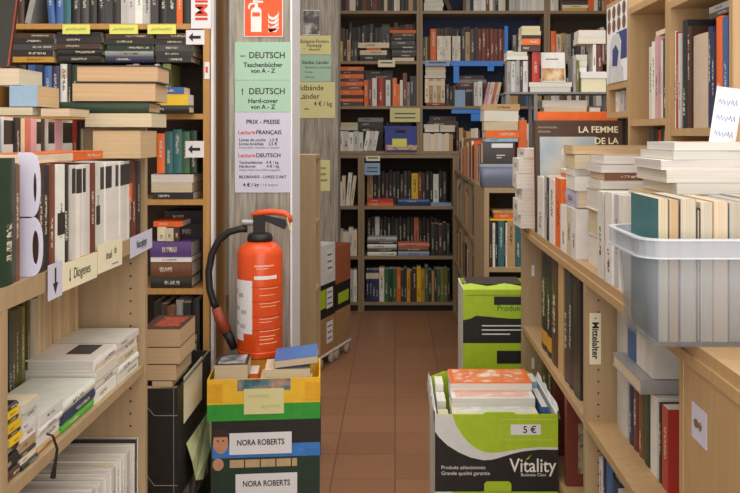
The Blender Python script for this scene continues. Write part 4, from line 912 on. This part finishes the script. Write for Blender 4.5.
# -- crates with the author signs, below the extinguisher
CYF = 2.65
CX0, CX1 = X(208, CYF), X(320, CYF); CW = CX1 - CX0; CM = (CX0 + CX1) / 2; CD = .23
def zc(py): return Z(py, CYF)
g_ = 'crates stacked under the extinguisher'
zt, z1, z2 = zc(378.5), zc(420), zc(457)
h = zt - z1 - .0006
y1 = carton('fruit_crate', 'yellow and green fruit crate of paperbacks, topmost under the fire extinguisher', T(CM, CYF, z1), CW, CD, h, YELLOWCARD, g_)
decal(y1, rect(-CW / 2, CW / 2, 0, h * .4), GREENCARD, 'printed_band', 1)
for s in (-1, 1): decal(y1, [(s * CW * .43 - .024, h * .44), (s * CW * .43 + .024, h * .44), (s * CW * .43 + .024, h * .9), (s * CW * .43 - .024, h * .9)], plain('deep_yellow_print', rgb(232, 172, 30), .5), 'corner_tab', 1)
decal(y1, rect(-.085, .085, h * .72, h * .995), art_material('dark_cover', [rgb(40, 60, 80), rgb(90, 130, 140), rgb(200, 150, 120)], 22), 'cut_out_window', 2)
sgn = card('paper_label', 'pale yellow paper label with faint green handwriting on the yellow crate', 'label', T(CM - .0, CYF - .0022, z1 + h * .46) , .128, .082, YELLOWPAPER)
scribble(sgn, -.05, .015, .018, .014, plain('faint_green_ink', rgb(150, 180, 120), .7), .0007, 6); scribble(sgn, -.01, .05, -.016, .014, plain('faint_green_ink', rgb(150, 180, 120), .7), .0007, 5)
h2 = z1 - z2 - .0008
d2 = carton('fruit_crate', 'black fruit crate with a child photo print behind the upper author sign', T(CM + .008, CYF, z2), CW - .012, CD, h2, BLACKCARD, g_)
decal(d2, rect(-CW / 2 + .008, CW / 2 - .008, 0, h2 * .36), BLUECARD, 'printed_band', 1)
decal(d2, [(-.146 + .024 * math.cos(a_ * PI / 8), h2 * .43 + h2 * .31 * math.sin(a_ * PI / 8)) for a_ in range(16)], plain('skin_print', rgb(206, 150, 116), .5), 'printed_face', 2)
decal(d2, [(-.146 + .026 * math.cos(a_ * PI / 8), h2 * .58 + h2 * .24 * math.sin(a_ * PI / 8)) for a_ in range(9)], plain('dark_hair_print', rgb(58, 42, 34), .5), 'printed_hair', 3)
for q in (-.155, -.138): decal(d2, rect(q - .003, q + .003, h2 * .46, h2 * .495), INK, 'printed_eye', 4)
h3 = .24
d3 = carton('fruit_crate', 'fir green fruit crate behind the lower author sign', T(CM + .006, CYF, z2 - h3 - .0006), CW - .016, CD, h3, FIRCARD, g_)
decal(d3, rect(-.115, .1, h3 * .87, h3 * .975), plain('tan_rim_print', rgb(196, 170, 130), .6), 'cut_out_window', 1)
for i in range(4): decal(d3, rect(-.07 + .05 * i, -.066 + .05 * i, h3 * .87, h3 * .975), FIRCARD, 'printed_line', 2)
decal(d3, [(-.152 + .018 * math.cos(a_ * PI / 6), h3 * .92 + .02 * math.sin(a_ * PI / 6)) for a_ in range(12)], plain('skin_print', rgb(206, 150, 116), .5), 'printed_hands', 1)
zq = z2 - h3 - .0006
carton('fruit_crate', 'plain green fruit crate, second from the floor under the extinguisher', T(CM, CYF, zq / 2), CW, CD, zq / 2 - .0006, GREENCARD, g_)
carton('fruit_crate', 'plain green fruit crate standing on the floor under the extinguisher', T(CM, CYF, .0005), CW, CD, zq / 2 - .0010, GREENCARD, g_)
for (p0, p1, q0, q1, lab) in ((230, 291.5, 432, 453.5, 'upper of the two white name signs on the crates below the extinguisher'), (236, 297, 473, 495, 'lower of the two white name signs on the crates below the extinguisher')):
    ww = X(p1, CYF) - X(p0, CYF); hh = (q1 - q0) * CYF / F
    s_ = card('name_sign', lab, 'sign', T(X((p0 + p1) / 2, CYF), CYF - .0032, zc((q0 + q1) / 2)), ww, hh, WHITEPAPER, 'white name signs on the crates')
    text('NORA ROBERTS', .026, INK, s_, 0, .003, bold=.0005, sx=.80)
YB = 'in the left pile of the yellow and green crate'
pile(X(231, 2.67), 2.665, z1 + .0065, 0, 'c,44,108,f w,40,104,f c,36,108,f k,50,106,fC', YB, .13)
tb = BOOKS[-1][0]; MB().box(-.0253, -.0249, .012, .118, .01, .096).build('cover_picture', art_material('grey_cover', [rgb(220, 220, 222), rgb(150, 150, 156), rgb(50, 50, 56)], 16, 2), tb)
YB = 'in the right pile of the yellow and green crate'
pile(X(288, 2.67), 2.665, z1 + .0065, 0, 'k,50,140,f c,48,150,f c,52,148,fC', YB, .13)
lie(X(297, 2.67), 2.672, z1 + .157, 0, .024, .125, .14, 'bl', 'tilted on top of the right pile in the yellow crate', out='fore', pages='cream', title=False)
bo = BOOKS[-1][0]; bo.matrix_world = T(0, 0, .010) @ T(X(297, 2.67), 2.672, z1 + .157) @ RY(-6) @ RX(4) @ T(-X(297, 2.67), -2.672, -z1 - .157) @ bo.matrix_world
stand(X(254, 2.70), 2.74, z1 + .0065, 0, .03, .1, .118, 'o', 'upright between the piles in the yellow crate')
stand(X(265, 2.70), 2.70, z1 + .0065, 0, .02, .1, .115, 'w', 'upright between the piles in the yellow crate')

CR = T(CM, CYF, 0) @ RZ(5) @ T(-CM, -CYF, 0)                    # the whole stack stands slightly askew
for o in scn.objects:
    if o.parent is None and (o.name.split('.')[0] in ('fruit_crate', 'name_sign') or o == sgn): o.matrix_world = CR @ o.matrix_world
for b in BOOKS:
    if 'yellow' in b[4] and 'crate' in b[4]: b[0].matrix_world = CR @ b[0].matrix_world

# -- black boxes left of the crates
BX1 = -.655; BY0 = 2.47; BD = .44; BWd = .33
def black_box(zz, h, label):
    r = carton('cardboard_box', label, T(BX1 - BWd / 2, BY0, zz), BWd, BD, h, BLACKCARD, 'black boxes behind the left bookcase', th=.006)
    ln = plain('pale_outline_print', rgb(150, 146, 136), .6)
    mb = MB().tube([(-.10, -.0005, h * .72), (.075, -.0005, h * .72), (.095, -.0005, h * .60), (.165, -.0005, h * .60)], .0012, 4); mb.build('printed_line', ln, r)
    MB().box(BWd / 2 - .012, BWd / 2 - .0105, -.0009, -.0002, 0, h).build('printed_line', ln, r)
    return r
k1 = black_box(.672, .200, 'open black cardboard box with a torn grey flap, topmost behind the left bookcase')
MB().add([(BWd / 2 + .0005, .05, .200), (BWd / 2 + .0005, .33, .200), (BWd / 2 + .036, .29, .252), (BWd / 2 + .036, .07, .248), (BWd / 2 + .003, .05, .1985), (BWd / 2 + .003, .33, .1985), (BWd / 2 + .039, .29, .25), (BWd / 2 + .039, .07, .246)], [(0, 1, 2, 3), (4, 7, 6, 5), (0, 3, 7, 4), (1, 5, 6, 2), (2, 6, 7, 3), (0, 4, 5, 1)]).build('torn_flap', plain('grey_board', rgb(92, 92, 94), .6), k1)
MB().box(BWd / 2 + .0004, BWd / 2 + .0012, .07, .31, .07, .215).build('paper_label', CREAM, k1)
k2 = black_box(.446, .2255, 'black cardboard box with a pale green torn flap, second behind the left bookcase')
MB().add([(BWd / 2 + .001, .10, .2245), (BWd / 2 + .002, .40, .2245), (BWd / 2 + .03, .38, .21), (BWd / 2 + .032, .30, .13), (BWd / 2 + .03, .2, .07), (BWd / 2 + .026, .12, .1), (BWd / 2 + .022, .09, .17)], [(0, 1, 2, 3, 4, 5, 6)]).build('torn_flap', plain('pale_green_board', rgb(206, 214, 160), .7), k2)
MB().box(BWd / 2 + .0004, BWd / 2 + .001, .05, .40, .01, .09).build('printed_picture', art_material('grey_print', [rgb(50, 44, 44), rgb(120, 110, 104), rgb(190, 180, 170)], 18), k2)
black_box(.2235, .222, 'black cardboard box third from the top behind the left bookcase'); black_box(.0005, .2225, 'lowest black cardboard box behind the left bookcase')
KB = 'in the stack on the black boxes behind the left bookcase'; STACKS.add(KB)
MB_ = pile(BX1 - .115, BY0 + .03, .679, 0, 'w,48,190,f c,48,195,f c,44,190,f', 'in the topmost black box behind the left bookcase', .17)
zz = .8725
for t, c, r in ((.018, 't', 0), (.05, 'k', 0), (.052, 'k', 0), (.056, 'd', 0)):
    x0, x1 = (152, 172.5) if t == .018 else (141, 176 if t == .05 else 180)
    w = X(x1, BY0 + .02) - X(x0, BY0 + .02)
    lie((X(x0, BY0 + .02) + X(x1, BY0 + .02)) / 2, BY0 + .02, zz, 0, t - .0006, .19, w, c, KB, out='fore', pages='tan', title=False); zz += t
tb = BOOKS[-1][0]; MB().box(-.0285, -.0281, .03, .16, .012, .09).build('cover_lettering', art_material('red_print', [rgb(72, 48, 38), rgb(190, 80, 50), rgb(72, 48, 38)], 40), tb)

# ================================================================== FIRE EXTINGUISHER
EY = 2.915; ex = X(260, EY); ez = Z(355, EY)
ext = empty('fire_extinguisher', T(ex, EY, ez), 'red-orange fire extinguisher with black hose hanging on the concrete pillar', 'fire extinguisher')
r_ = .080; H_ = Z(241, EY) - ez
MB().lathe([(0, 0), (.05, 0), (r_ - .006, .004), (r_, .014), (r_, H_ - .045), (r_ - .006, H_ - .022), (r_ - .025, H_ - .006), (.045, H_), (0, H_)], 40).build('cylinder_body', EXTRED, ext, smooth=True); ext_body = bpy.data.objects['cylinder_body']
MB().lathe([(r_ + .0002, .02), (r_ + .0012, .021), (r_ + .0012, .027), (r_ + .0002, .028)], 40).build('bottom_ring', EXTRED, ext, smooth=True)
MB().lathe([(0, H_ + .0005), (.044, H_ + .001), (.046, H_ + .012), (.04, H_ + .026), (.03, H_ + .03), (0, H_ + .03)], 28).build('collar', RUBBER, ext, smooth=True)
MB().box(-.022, .016, -.016, .016, H_ + .0305, H_ + .088).build('valve', RUBBER, ext)
MB().tube([(-.03, 0, H_ + .088), (-.005, 0, H_ + .1), (.04, 0, H_ + .104), (.085, 0, H_ + .1), (.106, 0, H_ + .084), (.11, 0, H_ + .066)], [.009, .011, .011, .011, .01, .006], 10).build('carrying_lever', EXTRED, ext, smooth=True)
MB().prism_y([(-.022, H_ + .082), (.03, H_ + .068), (.088, H_ + .042), (.094, H_ + .052), (.09, H_ + .076), (.03, H_ + .088), (-.022, H_ + .094)], -.011, .011).build('handle', RUBBER, ext)
MB().tube([(.098, -.012, H_ + .086), (.106, -.014, H_ + .05), (.114, -.014, H_ + .03)], .002, 5).build('seal_tag', plain('pale_yellow_seal', rgb(226, 210, 140), .5), ext)
MB().tube([(-.062, 0, H_ + .066), (-.022, 0, H_ + .066)], .012, 12).build('hose_coupling', STEEL, ext)
hp = []
for px, py in ((247, 229), (240, 229), (229, 232), (219, 240), (212, 254), (209, 272), (210, 288), (214, 302), (217, 308)): hp.append((X(px, EY) - ex, -.01 * (229 - py) / -80, Z(py, EY) - ez))
MB().tube(hp, .0125, 12).build('hose', RUBBER, ext, smooth=True)
np_ = [(X(px, EY) - ex, -.012, Z(py, EY) - ez) for px, py in ((217, 307), (221, 318), (227, 331))]
MB().tube(np_, [.017, .02, .02], 12).build('nozzle_grip', NOZZLE, ext, smooth=True)
np_ = [(X(px, EY) - ex, -.012, Z(py, EY) - ez) for px, py in ((227.3, 331.5), (231, 338), (235, 348))]
MB().tube(np_, [.018, .016, .013], 12).build('nozzle_tip', RUBBER, ext, smooth=True)
MB().box(-.03, .03, r_ + .001, PY - EY - .001, H_ * .62, H_ * .72).build('wall_bracket', GREYMETAL, ext)
for x in (-.03, .03): MB().lathe([(0, -.018), (.009, -.018), (.009, .002), (0, .002)], 10).build('foot', RUBBER, ext, T(x, .022, -.001))
def on_body(a0, a1, z0, z1, mat, name, off=.0006, n=10):
    v = []; f = []
    for i in range(n + 1):
        a = math.radians(a0 + (a1 - a0) * i / n)
        for zz in (z0, z1): v.append(((r_ + off) * math.sin(a), -(r_ + off) * math.cos(a), zz))
    f = [(2 * i, 2 * i + 2, 2 * i + 3, 2 * i + 1) for i in range(n)]
    return MB().add(v, f).build(name, mat, ext_body)
hz = lambda py: Z(py, EY) - ez
on_body(-88, -10, hz(329), hz(277), WHITEPAPER, 'white_label'); on_body(-88, -70, hz(277), hz(256), WHITEPAPER, 'white_label'); on_body(-88, -35, hz(336), hz(329.3), WHITEPAPER, 'white_label')
on_body(-5, 55, hz(276), hz(272.5), WHITEINK, 'printed_band')
for py, a0, a1, th in ((262, -5, 45, 1.6), (265, 0, 30, .8), (284.5, 8, 60, .7), (291, 8, 50, .7), (299, 8, 66, .7), (302, 10, 52, .7), (314, 8, 62, .7), (317, 8, 40, .7), (326, 8, 66, .7), (331, 8, 50, .8), (334, 8, 44, .8), (338, 8, 56, .8)):
    on_body(a0, a1, hz(py + th), hz(py), plain('pale_print_on_red', rgb(250, 190, 160), .5), 'printed_line', .0007)
for py in (283, 297, 312, 325): on_body(-12, 78, hz(py + .6), hz(py), plain('dark_line_on_red', rgb(190, 56, 22), .5), 'printed_line', .0007)
for (a, py) in ((-70, 287), (-45, 290), (-60, 303), (-35, 306), (-62, 318), (-38, 320)): on_body(a - 9, a + 9, hz(py + 4), hz(py), plain('pale_grey_pictogram', rgb(180, 182, 190), .6), 'printed_pictogram', .0009)

# ================================================================== SIGNS
def on_pillar(p0, p1, q0, q1, Y): return X((p0 + p1) / 2, Y), Z((q0 + q1) / 2, Y), X(p1, Y) - X(p0, Y), (q1 - q0) * Y / F
SY = PY - .002
x, z, w, h = on_pillar(244, 283, -2, 37, SY)
fs = card('safety_sign', 'orange-red fire extinguisher sign with white pictogram on the concrete pillar', 'sign', T(x, SY, z), w, h, WHITEPAPER, t=.002)
MB().box(-w / 2 + .003, w / 2 - .003, -.0016, -.0011, -h / 2 + .003, h / 2 - .003).build('printed_field', SIGNRED, fs)
e = w / 39
def pict(pts, mat=WHITEINK, nm='printed_pictogram', lay=0): return MB().prism_y([((px - 263.5) * e, (17.5 - py) * e) for px, py in pts][::-1], -.0022 - lay, -.0017 - lay).build(nm, mat, fs)
pict([(251, 32), (251, 10.5), (253, 8), (255, 7), (255, 2), (258, 2), (258, 7), (260, 8), (261.5, 10.5), (261.5, 32)])
pict([(252.5, 16.5), (252.5, 12.5), (260, 12.5), (260, 16.5)], SIGNRED, lay=.0006)
pict([(253, 2.5), (253, .3), (263, 1), (263, 3)]); pict([(248.2, 9), (248.2, 5.5), (250, 3.2), (255, 2.6), (255, 4.2), (251.5, 4.8), (250, 6.2), (250, 9)])
for dy, sx in ((0, 1.0), (6, .95), (12, .9), (18, .7)):
    pict([(268, 13 + dy * .9), (270, 16.5 + dy * .9), (274, 17.5 + dy * .7), (278 * 1, 14 + dy * .75), (278.6, 11.5 + dy * .75), (278.8, 15.5 + dy * .75), (276, 19.5 + dy * .7), (272, 20.2 + dy * .65), (268.6, 18 + dy * .8)])
def lines(sheet, cy0, rows, mat=INK):
    for (t, px, py, size, al, m) in rows: text(t, size, m or mat, sheet, px, py, -.0009, al, bold=.0003)
k = SY / F
def sheet(p0, p1, q0, q1, mat, lab, Y=SY, name='paper_sign'):
    x, z, w, h = on_pillar(p0, p1, q0, q1, Y); s = card(name, lab, 'sign', T(x, Y, z), w, h, mat)
    def put(t, px, py, hp, m=INK, al='CENTER', sx=1.0, bold=.0004): return text(t, hp * Y / F / .72, m, s, (px - (p0 + p1) / 2) * Y / F, ((q0 + q1) / 2 - py) * Y / F, -.0009, al, bold=bold, sx=sx)
    return s, put
s, put = sheet(235, 291, 42, 80, GREENPAPER, 'mint green paper sign with a left arrow, upper one on the near pillar')
put('DEUTSCH', 267, 55.5, 6.2, sx=.95); put('Taschenbücher', 263, 65, 4.6); put('von A - Z', 263, 71, 4.4)
def arrow(s, cx, cz, L, up=False, th=.0025, mat=INK):
    p = [(-L, th / 4), (-L * .2, th / 2), (-L * .2, th * 1.6), (-L, 0)]
    pts = [(-L, 0), (-L * .3, -th * 1.5), (-L * .3, -th / 2), (L, -th / 2), (L, th / 2), (-L * .3, th / 2), (-L * .3, th * 1.5)]
    if up: pts = [(-b, -a) for a, b in pts][::-1]; pts = [(x_, z_) for x_, z_ in pts]
    if up: pts = pts[::-1]
    o = MB().prism_y(pts, -.0012, -.0006).build('printed_arrow', mat, s); o.matrix_local = T(cx, 0, cz); return o
arrow(s, (243 - 263) * k, (61 - 56) * k, .010)
s, put = sheet(235, 291, 80.3, 112, GREENPAPER, 'mint green paper sign with an up arrow, lower one on the near pillar')
put('DEUTSCH', 267, 91.5, 6.2, sx=.95); put('Hard-cover', 263, 101, 4.6); put('von A - Z', 263, 107, 4.4)
arrow(s, (242.5 - 263) * k, (96 - 91.5) * k, .013, True)
s, put = sheet(235, 291, 112.3, 192.5, LILAC, 'white price list headed with prices under the green pillar signs', name='price_list')
put('PRIX - PREISE', 263, 122, 4.2); put('Lecture', 238, 132.5, 4, REDINK, 'LEFT'); put('FRANÇAIS', 256, 132.5, 4, INK, 'LEFT')
put('Livres de poche   1,5 €', 239, 140, 3, INK, 'LEFT', bold=.0002); put('Livres brochés    2,5 €', 239, 144, 3, INK, 'LEFT', bold=.0002); put('Autres tailles : demander au comptoir', 239, 147.6, 1.9, GREYINK, 'LEFT', bold=0)
put('Lecture', 238, 155.5, 4, REDINK, 'LEFT'); put('DEUTSCH', 256, 155.5, 4, INK, 'LEFT')
put('Taschenbücher   4 € / kg', 239, 162.5, 2.8, INK, 'LEFT', bold=.0002); put('Hardcover          4 € / kg', 239, 166.4, 2.8, INK, 'LEFT', bold=.0002); put('Andere Preise sind im Buch angegeben', 239, 170, 1.9, GREYINK, 'LEFT', bold=0)
put('BILDBÄNDE - LIVRES D\'ART', 239, 177, 2.8, INK, 'LEFT', bold=.0002); put('4 € / kg', 243, 185, 3.6, INK, 'LEFT'); put('+ 1 € Aufpreis', 260, 185, 2.2, GREYINK, 'LEFT', bold=0)
# far pillar
PS = P2Y - .002
s, put = sheet(303, 320, 10, 35, WHITEPAPER, 'small dark photograph pinned on the far pillar', PS, 'photograph')
MB().box(-.066, .066, -.0012, -.0007, -.095, .095).build('printed_picture', art_material('monochrome', [rgb(40, 38, 42), rgb(96, 90, 94), rgb(206, 200, 200)], 11), s)
s, put = sheet(296, 331, 35.5, 54.5, YELLOWPAPER, 'pale yellow genre sign, topmost paper sign on the far pillar', PS); put('Science-Fiction', 314.5, 41.5, 3.4); put('Fantasy', 314.5, 45.5, 3.6); put('(deutsch)', 314.5, 49.5, 2.2)
arrow(s, (304.5 - 313.5) * PS / F, (45 - 49) * PS / F, .010)
s, put = sheet(296, 331, 55, 81.5, GREENPAPER, 'mint green sign between the two yellow signs on the far pillar', PS); put('Städte, Länder', 315.5, 62.5, 3.4); put('Reiseführer und Karten', 305, 67.5, 2, INK, 'LEFT', bold=0); put('Europa', 305, 72, 2, INK, 'LEFT', bold=0); put('Übersee', 305, 77, 2, INK, 'LEFT', bold=0)
s, put = sheet(290, 335, 82, 118, YELLOWPAPER, 'big pale yellow sign with a kilo price on the far pillar', PS); put('Bildbände', 309, 88, 5.4); put('Länder', 309, 96.5, 5.4); put('4 € / kg', 323, 104, 4.6, sx=.9)
arrow(s, (307 - 312.5) * PS / F, (100 - 109) * PS / F, .02, th=.006)
s, put = sheet(309, 330, 160, 191, YELLOWPAPER, 'small pale yellow notice low on the far pillar', PS); put('Kunst', 321, 168, 3); put('Musik', 321, 174, 3); put('Theater', 321, 180, 3)
# cards on the pine post
QS = 2.9985
s, put = sheet(191, 211, -30, 28.5, WHITEPAPER, 'white sign with big red sideways letters at the top of the pine post', QS); 
text('KRIMI', .062, REDINK, s, -.001, (-.75 - 21) * QS / F, -.001, 'RIGHT', rot=90, bold=.0016)
for q0, q1, p0, p1, lab in ((30, 44.5, 186, 204.5, 'upper of the two left arrow cards on the pine post'), (141, 157.5, 185.5, 204, 'lower of the two left arrow cards on the pine post')):
    s, put = sheet(p0, p1, q0, q1, WHITEPAPER, lab, QS, 'arrow_card')
    arrow(s, -.002, 0, .022, th=.011)
s, put = sheet(204.5, 209.5, 62, 79, WHITEPAPER, 'narrow white note with a red mark low under the upper arrow card', QS, 'paper_note'); MB().box(-.005, .003, -.0012, -.0007, -.008, .014).build('printed_mark', REDINK, s)
for p0, p1, n in ((62.5, 90, 'left'), (109.5, 138, 'middle'), (147.5, 176, 'right')):
    s, put = sheet(p0, p1, 24.5, 34, LEMON, f'lemon yellow shelf label with green handwriting, {n} one on the pine bookcase', QS - .001, 'shelf_label')
    scribble(s, -.038, .036, 0, .013, GREENINK, .0009, 7)
# labels on the rear wall shelves
for p0, p1, q0, q1, m, lab, Y in ((378, 395, 60, 67, CREAM, 'small cream shelf label on the second shelf of the rear wall', UYF - .004), (390, 420, 108, 122, YELLOWPAPER, 'wide pale yellow shelf label above the blue crate', UYF - .030),
                                  (425, 450, 60.5, 66, BLUEPAPER, 'light blue shelf label above the cream set of books', UYF - .004), (366, 380, 156, 161, CREAM, 'tiny cream label on the lower bookcase top edge', LYF - .004), (364.5, 380, 163, 175, BLUEPAPER, 'grey blue paper label hanging on the lower middle bookcase', LYF - .005)):
    s, put = sheet(p0, p1, q0, q1, m, lab, Y, 'shelf_label')
    for i in range(2 if q1 - q0 > 9 else 1): MB().box(-(p1 - p0) * .35 * Y / F, (p1 - p0) * .35 * Y / F, -.0012, -.0007, (.1 - .3 * i) * (q1 - q0) * Y / F - .006, (.1 - .3 * i) * (q1 - q0) * Y / F + .006).build('printed_line', GREYINK, s)
lbl = card('paper_card', 'light blue card propped on the third shelf below the blue tape', 'card', T(X(460, UYF), UYF - .004, Z(98.5, UYF)), .1, .165, BLUEPAPER)
# blue tape
def tape(lab, p0, p1, q0, q1, Y):
    return tag(MB().box(X(p0, Y), X(p1, Y), Y - .002, Y, Z(q1, Y), Z(q0, Y)).build('tape_strip', SKYTAPE), lab, 'tape', 'strips of bright blue tape')
TY_ = UYF - .0045
tape('bright blue tape strip along the second shelf edge of the rear wall', 451, 503, 61, 66, TY_); tape('bright blue tape tab hanging left from the second shelf of the rear wall', 453.5, 459, 66.3, 83, TY_); tape('short bright blue tape tab hanging right from the second shelf of the rear wall', 487.5, 494, 66.3, 71, TY_)
tape('bright blue tape strip along the third shelf edge of the rear wall', 451.5, 487, 109.5, 113.5, TY_); tape('wide bright blue tape tab below the third shelf of the rear wall', 471, 487, 113.8, 121, TY_)
tape('upright blue tape strip beside the maroon set of books', 504.5, 508, 26, 61.5, TY_)
# labels on the counter bookcase
ml = card('shelf_label', 'cream upright label reading Mittelalter on the counter divider', 'shelf label', T(X(595, 2.266), 2.2645 - .0006, Z(338.5, 2.266)), X(601, 2.266) - X(589.5, 2.266), .142, CREAM)
text('· Mittelalter', .026, INK, ml, .0, .002, rot=90, bold=.0006, sx=.93)
cl = card('shelf_label', 'white paper label with brown print on the closed counter panel', 'shelf label', T(RX0 + .0005, 1.435, Z(430, 1.45) + .0), .07, .062, LILAC)
cl.matrix_world = T(RX0 + .0012, (YX(687, RX0) + YX(711, RX0)) / 2, 1.64 - .96 * RX0) @ RZ(-90)
scribble(cl, -.02, .012, 0, .014, plain('brown_ink', rgb(120, 92, 50), .7), .0018, 5)
for zz, q in ((Z(270, RF - .002), 0), (Z(362, RF - .002), 1)):
    s = card('paper_tag', ('upper' if q == 0 else 'lower') + ' small white paper tag on the end panel of the counter', 'tag', T(X(532.5, RF), RF - .0, zz), .012, .045, WHITEPAPER)
    s.matrix_world = T(X(533, RF - .021), RF - .0212, zz)
# ================================================================== CART
ang = 71; cd = Vector((math.cos(math.radians(ang)), math.sin(math.radians(ang)), 0))
A = Vector((-.517, 5.65, 0))
def dolly(off, label):
    o = A + cd * off
    r = empty('dolly', T(o.x, o.y, 0) @ RZ(ang), label, 'dolly', 'wheeled dollies under the crates')
    MB().box(0, .28, 0, .34, .085, .10).build('deck', WHITEMETAL_LIT, r)
    for x in (.04, .24):
        for y in (.02, .30):
            MB().lathe([(0, -.012), (.036, -.012), (.04, -.006), (.04, .006), (.036, .012), (0, .012)], 20).build('wheel', PALEPLASTIC, r, T(x, y, .0405) @ RX(90), True)
            MB().box(x - .012, x + .012, y - .016, y + .016, .0815, .0848).build('caster_mount', STEEL, r)
    return o
def cart_box(o, z, h, mat, lab, label=True, d=.33, w=.272):
    c = carton('cardboard_box', lab, T(o.x, o.y, z) @ RZ(ang) @ T(.14, .004, 0), w, d, h, mat, 'crates on the wheeled dollies')
    if label:
        MB().box(-.02, .09, -.0012, -.0004, h * .25, h * .85).build('paper_label', WHITEPAPER, c)
        for i in range(3): MB().box(-.005, .07, -.0018, -.0014, h * (.7 - .17 * i), h * (.74 - .17 * i)).build('printed_line', GREYINK, c)
    return c
o = dolly(0, 'wheeled dolly under the nearer crate stack by the far pillar')
cart_box(o, .1005, .25, BROWNCARD, 'brown cardboard box lowest on the nearer wheeled dolly'); k2 = cart_box(o, .351, .235, BLACKCARD, 'black and lime box in the middle of the nearer wheeled dolly')
decal(k2, rect(-.136, -.03, .07, .2), LIME, 'printed_field', 1); cart_box(o, .5865, .275, WHITECARD, 'pale grey crate topmost on the nearer wheeled dolly')
o2 = dolly(.29, 'wheeled dolly under the farther crate stack by the far pillar')
cart_box(o2, .1005, .26, BROWNCARD, 'brown cardboard box lowest on the farther wheeled dolly', False); c2 = cart_box(o2, .361, .19, BLACKCARD, 'black and lime box in the middle of the farther wheeled dolly', False)
decal(c2, rect(-.1, .1, .04, .12), LIME, 'printed_field', 1); cart_box(o2, .5515, .27, plain('rust_cardboard', rgb(160, 92, 56), .8), 'rust brown box topmost on the farther wheeled dolly', False)

# ================================================================== LIGHT, CAMERA
label_books()
dg = bpy.context.evaluated_depsgraph_get()
for o in [o for o in scn.objects if o.type == 'FONT']:            # lettering as plain meshes
    me = bpy.data.meshes.new_from_object(o.evaluated_get(dg)); n = bpy.data.objects.new(o.name, me); COL.objects.link(n); n.parent = o.parent; n.matrix_local = o.matrix_basis.copy()
    nm = o.name; bpy.data.objects.remove(o); n.name = nm
def merge_small_books():
    """Past the largest few hundred paperbacks and hardbacks in view, the rest become one mass of background books."""
    from mathutils.bvhtree import BVHTree
    bpy.context.view_layer.update(); hits = {}; vs, fs, own = [], [], []
    for o in scn.objects:
        if o.type != 'MESH' or (o.parent and o.parent.name.startswith('plastic_tub')): continue
        k = len(vs); m = o.matrix_world; vs += [m @ w.co for w in o.data.vertices]
        top = o
        while top.parent: top = top.parent
        for p in o.data.polygons: fs.append([i + k for i in p.vertices]); own.append(top.name)
    tree = BVHTree.FromPolygons(vs, fs)
    for py in range(1, 493, 2):
        for px in range(1, 740, 2):
            q = tree.ray_cast(Vector((0, 0, ZC)), Vector(((px - CX) / F, 1, -(py - CY) / F)).normalized())
            if q[2] is not None: hits[own[q[2]]] = hits.get(own[q[2]], 0) + 1
    rest = []
    for kind, most in (('paperback', 320), ('hardback_book', 300)):
        bs = sorted((b[0] for b in BOOKS if b[0].name.split('.')[0] == kind), key=lambda o: -hits.get(o.name, 0))
        rest += [o for i, o in enumerate(bs) if i >= most or hits.get(o.name, 0) < 2]
    rest += [b[0] for b in BOOKS if b[0].name.split('.')[0] in ('magazine', 'brochure') and hits.get(b[0].name, 0) < 2]
    v, f, c = [], [], []
    for o in rest:
        for q in [o] + list(o.children):
            k = len(v); m = o.matrix_world; v += [tuple(m @ w.co) for w in q.data.vertices]
            for p in q.data.polygons: f.append(tuple(i + k for i in p.vertices)); c.append(tuple(q.color))
    me = bpy.data.meshes.new('background_books'); me.from_pydata(v, [], f); at = me.color_attributes.new('tint', 'FLOAT_COLOR', 'CORNER')
    k = 0
    for p, col in zip(me.polygons, c):
        for li in p.loop_indices: at.data[li].color = col
    m, nt, b = newmat('background_book_covers'); a = nt.nodes.new('ShaderNodeAttribute'); a.attribute_name = 'tint'; nt.links.new(a.outputs['Color'], b.inputs['Base Color']); b.inputs['Roughness'].default_value = .55
    me.materials.append(m); ob = bpy.data.objects.new('background_books', me); COL.objects.link(ob)
    tag(ob, 'small half hidden books filling the backs and depths of the shelves', 'books', None, 'stuff')
    print('BOOKS', len(BOOKS), 'merged', len(rest), 'hits of merged', sum(hits.get(o.name, 0) for o in rest), 'least kept', min(hits.get(b[0].name, 0) for b in BOOKS if b[0] not in rest))
    for o in rest:
        for q in list(o.children): bpy.data.objects.remove(q)
    for o in rest: bpy.data.objects.remove(o)
merge_small_books()
wd = bpy.data.worlds.new('World'); scn.world = wd; wd.use_nodes = True
wd.node_tree.nodes['Background'].inputs[0].default_value = (1, .97, .93, 1); wd.node_tree.nodes['Background'].inputs[1].default_value = .3
def area(name, loc, sx, sy, power, col=(1, .95, .87), rot=(0, 0, 0)):
    l = bpy.data.lights.new(name, 'AREA'); l.shape = 'RECTANGLE'; l.size = sx; l.size_y = sy; l.energy = power; l.color = col
    o = bpy.data.objects.new(name, l); o.location = loc; o.rotation_euler = [math.radians(a) for a in rot]; COL.objects.link(o); return o
for y, p_ in ((.3, 42), (2.3, 46), (4.3, 44), (6.4, 19)): area('ceiling_panel_light', (.3, y, 3.44), 3.4, 1.3, p_, (1, .965, .91))
area('front_fill_light', (.3, -1.1, 1.9), 3.6, 2.2, 74, (1, .985, .97), (90, 0, 0))  # added frontal fill light behind the camera
cam = bpy.data.cameras.new('camera'); co = bpy.data.objects.new('camera', cam); COL.objects.link(co); scn.camera = co
co.location = (0, 0, ZC); co.rotation_euler = (PI / 2, 0, 0); cam.sensor_width = 36; cam.lens = F * 36 / 740
cam.shift_x = -(CX - 370) / 740; cam.shift_y = (CY - 246.5) / 740; cam.clip_start = .05
vs = scn.view_settings; vs.view_transform = 'Standard'; vs.look = 'None'; vs.gamma = 1; vs.use_curve_mapping = False; vs.exposure = -.1
